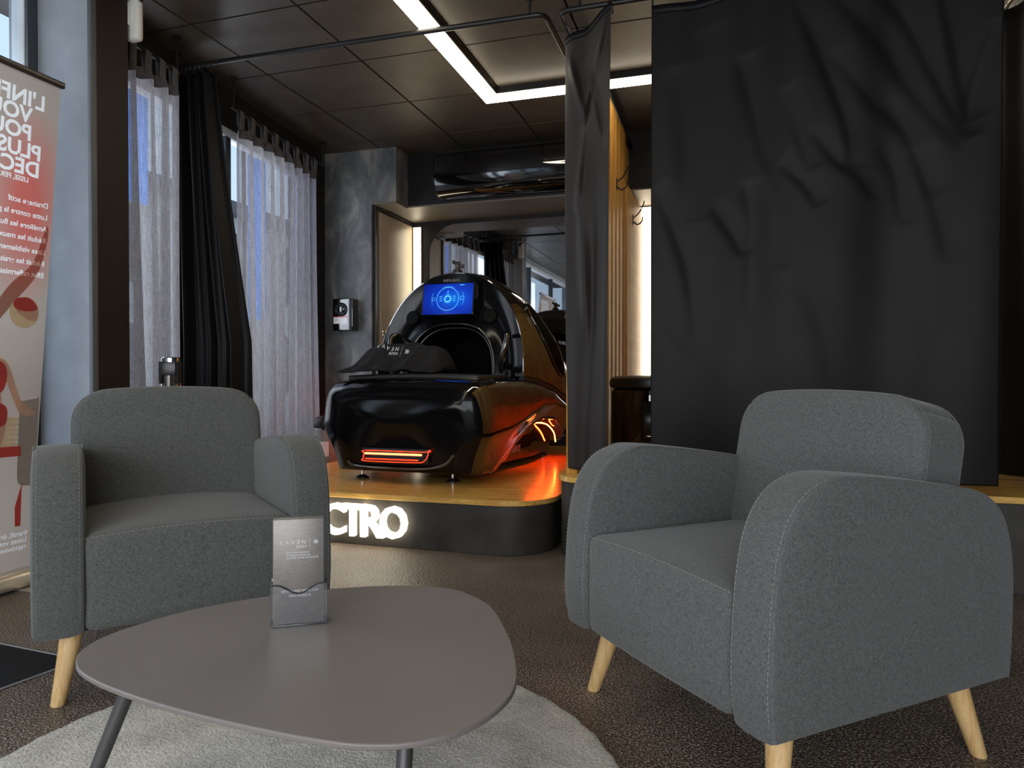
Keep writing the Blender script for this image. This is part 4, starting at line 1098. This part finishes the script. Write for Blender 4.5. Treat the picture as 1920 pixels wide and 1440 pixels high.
obj('rim', MB().tube([(-hw+2*hw*i/NX, -hd+th/2, wave(-hw+2*hw*i/NX)) for i in range(NX+1)], .0017, 6), 'acrylic_edge', bh)
BW, BH = .0475, .205
for k in range(6):
    lab = 'silver folded leaflet with white logo at the front of the holder' if k == 0 else 'silver leaflet stacked behind the front one in the holder'
    yk = -.0122+k*.0046
    c_, s2 = math.cos(HANG), math.sin(HANG)
    t = thing('leaflet', lab, 'leaflet', (HM[0]-s2*yk, HM[1]+c_*yk, TZ+.0045), HANG, 'leaflets in the brochure holder')
    dz = 0 if k == 0 else random.uniform(-.002, .001)
    o = obj('cover', MB().box(-BW, BW, -.0019, .0019, 0, BH+dz), 'brochure_cover', t, False, bevel=.0006)
    obj('fold_edge', MB().box(-BW-.0006, -BW+.0008, -.0019, .0021, 0, BH+dz), 'brochure_edge', t, False)
    if k == 0:
        s_ = .074/LOGOW
        obj('logo', xf(LOGO, Matrix.Translation((.002, -.0022, .156)) @ FRONT @ Matrix.Scale(s_, 4)), 'print_white', o, False)
        for i, ln in enumerate(('UN STUDIO DE SPORT', 'ET DE BIEN-ETRE POUR', 'SCULPTER VOTRE SILHOUETTE')):
            obj('lettering', text_mb(ln, .0044, M=Matrix.Translation((-.024, -.0022, .138-i*.0052)) @ FRONT), 'print_white', o, False)
        for i, ln in enumerate(('RETROUVEZ NOUS SUR', 'NOS RESEAUX')):
            obj('lettering', text_mb(ln, .0065, .0, .0, 'CENTER', M=Matrix.Translation((.002, -.0022, .062-i*.009)) @ FRONT), 'print_white', o, False)

# ================================================================ ROLL-UP BANNER (printed side faces the window)
BL = math.atan2(.18, 1.886)
bn = thing('rollup_banner', 'red and beige roll-up banner with mirrored lettering in front of the left window', 'banner', (-2.55, 2.005, 0))
TILT = Matrix.Rotation(BL, 4, 'Y')
sheet = obj('sheet', MB().box(-.0006, .0006, -.85, 0, .075, 1.875), 'banner_print', bn, False)
sheet.rotation_euler = (0, BL, 0)
obj('top_rail', MB().box(-.012, .012, -.86, .010, 1.872, 1.895, TILT), 'satin_black', bn, False, bevel=.004)
obj('base', MB().rbox(.045, .45, .036, .02, (0, -.42, .045), 4), 'aluminium', bn)
obj('foot', MB().box(-.02, .16, -.06, -.02, 0.0, .009), 'aluminium', bn, False, bevel=.002)
obj('foot', MB().box(-.02, .16, -.80, -.76, 0.0, .009), 'aluminium', bn, False, bevel=.002)
obj('support_pole', MB().tube([(-.03, -.42, .08), (-.03, -.42, 1.88)], .008, 10, M=TILT), 'aluminium', bn)
# text plane: x -> -Y, y -> Z, read from outside
TP_ = Matrix(((0, 0, -1, 0), (-1, 0, 0, 0), (0, 1, 0, 0), (0, 0, 0, 1)))
CUTLOOPS = []
def btext(s, ystart, z, size, bold=0.0, name='lettering'):
    M = Matrix.Translation((0, ystart-2.005, z)) @ TP_
    mb = text_mb(s, size, 0, bold, M=M)
    bm = bmesh.new(); vv = [bm.verts.new(p) for p in mb.v]
    for f in mb.f:
        try: bm.faces.new([vv[i] for i in f])
        except ValueError: pass
    bmesh.ops.remove_doubles(bm, verts=bm.verts, dist=1e-7)
    bmesh.ops.delete(bm, geom=[f for f in bm.faces if min(v.co.y for v in f.verts) < -.84], context='FACES')
    nxt = {}; loops_ = []
    for e in bm.edges:
        if len(e.link_faces) == 1:
            l = e.link_loops[0]; nxt.setdefault(l.vert, []).append(l.link_loop_next.vert)
    while nxt:
        st_ = next(iter(nxt)); lp = []; c = st_
        while c in nxt:
            lp.append((c.co.y, c.co.z)); n_ = nxt[c].pop()
            if not nxt[c]: del nxt[c]
            c = n_
            if c is st_: break
        if len(lp) > 2: loops_.append(lp)
    CUTLOOPS.append(loops_)
    me = bpy.data.meshes.new(name); bm.to_mesh(me); bm.free()
    obj(name, me, 'ink_white', sheet, False, recalc=False)
for s, y_, z_ in (("L'INFRAROLL", 1.950, 1.767), ('VOUS AIDE', 1.902, 1.709), ('POUR UNE', 1.906, 1.648), ('PLUS BELLE', 1.946, 1.586), ('DÉCOUVERTE', 1.944, 1.526)): btext(s, y_, z_, .074, .0022)
btext('LISSE, FERME, TONIFIE', 1.905, 1.500, .024, .0006)
for i, s in enumerate(('Drainage actif', "Lutte contre la peau d'orange", 'Améliore les flux', 'Réduit les maux et les tensions', 'Lisse visiblement la peau', 'Réduit les graisses localisées', 'Effet raffermissant')):
    btext(s, 1.986, 1.424-i*.0427, .027, .0005)
for i, s in enumerate(('fraroll, draine et', 'Lissez votre peau', 'rapidement')): btext(s, 1.985, .205-i*.026, .026, .0004)
def bpoly(name, pts, mat, lay=0, smooth_n=0):
    P = [(y_-2.005, z_) for y_, z_ in pts]
    if smooth_n: P = [(p.x, p.y) for p in catmull([(a, b, 0) for a, b in P], smooth_n, True)]
    M = Matrix(((0, 0, 1, 0), (1, 0, 0, 0), (0, 1, 0, 0), (0, 0, 0, 1)))
    return obj(name, MB().prism(P, .0010+lay*.0006, .0013+lay*.0006, M), mat, sheet, False)
def cpts(cy, cz, ry, rz, n=28): return [(cy+ry*math.cos(2*PI*i/n), cz+rz*math.sin(2*PI*i/n)) for i in range(n)]
bpoly('print_swoosh', [(1.80, 1.03), (1.86, 1.13), (1.94, 1.22), (1.985, 1.36), (1.99, 1.30), (1.96, 1.18), (1.88, 1.07), (1.80, .97)], 'ink_swoosh', -4, 4)
bpoly('print_circle', cpts(1.919, 1.036, .056, .057), 'ink_cream', 1)
bpoly('print_circle_cloth', [(1.875, 1.065), (1.89, 1.085), (1.93, 1.090), (1.955, 1.075), (1.968, 1.05), (1.93, 1.04), (1.89, 1.045)], 'ink_red', 2, 3)
bpoly('print_circle_skin', [(1.885, 1.043), (1.93, 1.038), (1.968, 1.045), (1.965, 1.01), (1.93, 1.012)], 'ink_skin', 2, 3)
bpoly('print_drum', [(1.925, .690), (1.945, .712), (1.985, .717), (1.998, .70), (1.998, .42), (1.97, .395), (1.935, .41), (1.928, .50)], 'ink_grey', 1, 4)
bpoly('print_drum_top', cpts(1.962, .700, .034, .016), 'ink_light', 2)
for i in range(6): bpoly('print_roller', cpts(1.885, .645-i*.0185, .042, .009, 16), 'ink_cream', 1)
bpoly('print_roller_base', [(1.83, .548), (1.938, .545), (1.940, .508), (1.83, .510)], 'ink_red', 2)
bpoly('print_figure_leg', [(1.80, .70), (1.872, .68), (1.872, .60), (1.85, .50), (1.84, .30), (1.80, .30)], 'ink_skin', 2, 4)
bpoly('print_figure_arm', [(1.830, .865), (1.862, .857), (1.887, .81), (1.915, .735), (1.935, .705), (1.975, .675), (1.985, .660), (1.960, .655), (1.930, .662), (1.905, .700), (1.866, .787), (1.84, .81)], 'ink_skin', 3, 3)
bpoly('print_figure_top', [(1.80, .86), (1.845, .855), (1.866, .825), (1.866, .78), (1.85, .745), (1.80, .74)], 'ink_red', 4, 3)
bpoly('print_figure_waist', [(1.80, .742), (1.852, .742), (1.856, .705), (1.80, .70)], 'ink_skin', 3)
bpoly('print_figure_shorts', [(1.80, .705), (1.855, .705), (1.877, .68), (1.874, .635), (1.85, .62), (1.80, .62)], 'ink_red', 4, 3)
bpoly('print_foot', [(1.929, .318), (1.950, .404), (1.955, .244), (1.934, .244)], 'ink_red', 2)

# printed sheet is filled around the unprinted (white) lettering, one band per line of text
nv_, nf_ = [], []
def fill(loops, y0, y1, z0, z1):
    cu = bpy.data.curves.new('sheet_fill', 'CURVE'); cu.dimensions = '2D'; cu.fill_mode = 'BOTH'
    for pts in [[(y0, z0), (y1, z0), (y1, z1), (y0, z1)]]+loops:
        sp = cu.splines.new('POLY'); sp.points.add(len(pts)-1); sp.use_cyclic_u = True
        for q, (a, b) in zip(sp.points, pts): q.co = (a*60, b*60, 0, 1)
    co = bpy.data.objects.new('sheet_fill', cu); COL.objects.link(co)
    fm = bpy.data.meshes.new_from_object(co.evaluated_get(bpy.context.evaluated_depsgraph_get()))
    o = len(nv_); nv_.extend((0, v.co.x/60, v.co.y/60) for v in fm.vertices); nf_.extend(tuple(i+o for i in p.vertices) for p in fm.polygons)
    bpy.data.objects.remove(co)
zc = .075; bands = []
for lps in sorted(CUTLOOPS, key=lambda q: min(b for lp in q for a, b in lp)):
    lo_ = min(b for lp in lps for a, b in lp); hi_ = max(b for lp in lps for a, b in lp)
    if bands and lo_ < bands[-1][1]+.002: bands[-1][1] = max(hi_, bands[-1][1]); bands[-1][2] += lps
    else: bands.append([lo_, hi_, list(lps)])
for _, _, lps in bands:
    # split the line into letter groups so that each fill stays simple
    z0 = min(b for lp in lps for a, b in lp)-.0008; z1 = max(b for lp in lps for a, b in lp)+.0008
    z0 = max(z0, zc)
    fill([], -.85, 0, zc, z0)
    ivs = sorted([min(a for a, b in lp), max(a for a, b in lp), [lp]] for lp in lps); grp = []
    for iv in ivs:
        if grp and iv[0] < grp[-1][1]+.0002: grp[-1][1] = max(grp[-1][1], iv[1]); grp[-1][2] += iv[2]
        else: grp.append([iv[0], iv[1], list(iv[2])])
    yc = -.85
    for k, g in enumerate(grp):
        ye = 0 if k == len(grp)-1 else (g[1]+grp[k+1][0])/2
        fill(g[2], yc, ye, z0, z1); yc = ye
    zc = z1
fill([], -.85, 0, zc, 1.875)
nm_ = bpy.data.meshes.new('sheet'); nm_.from_pydata(nv_, [], nf_); nm_.update(); nm_.materials.append(MATS['banner_print'])
sheet.data = nm_
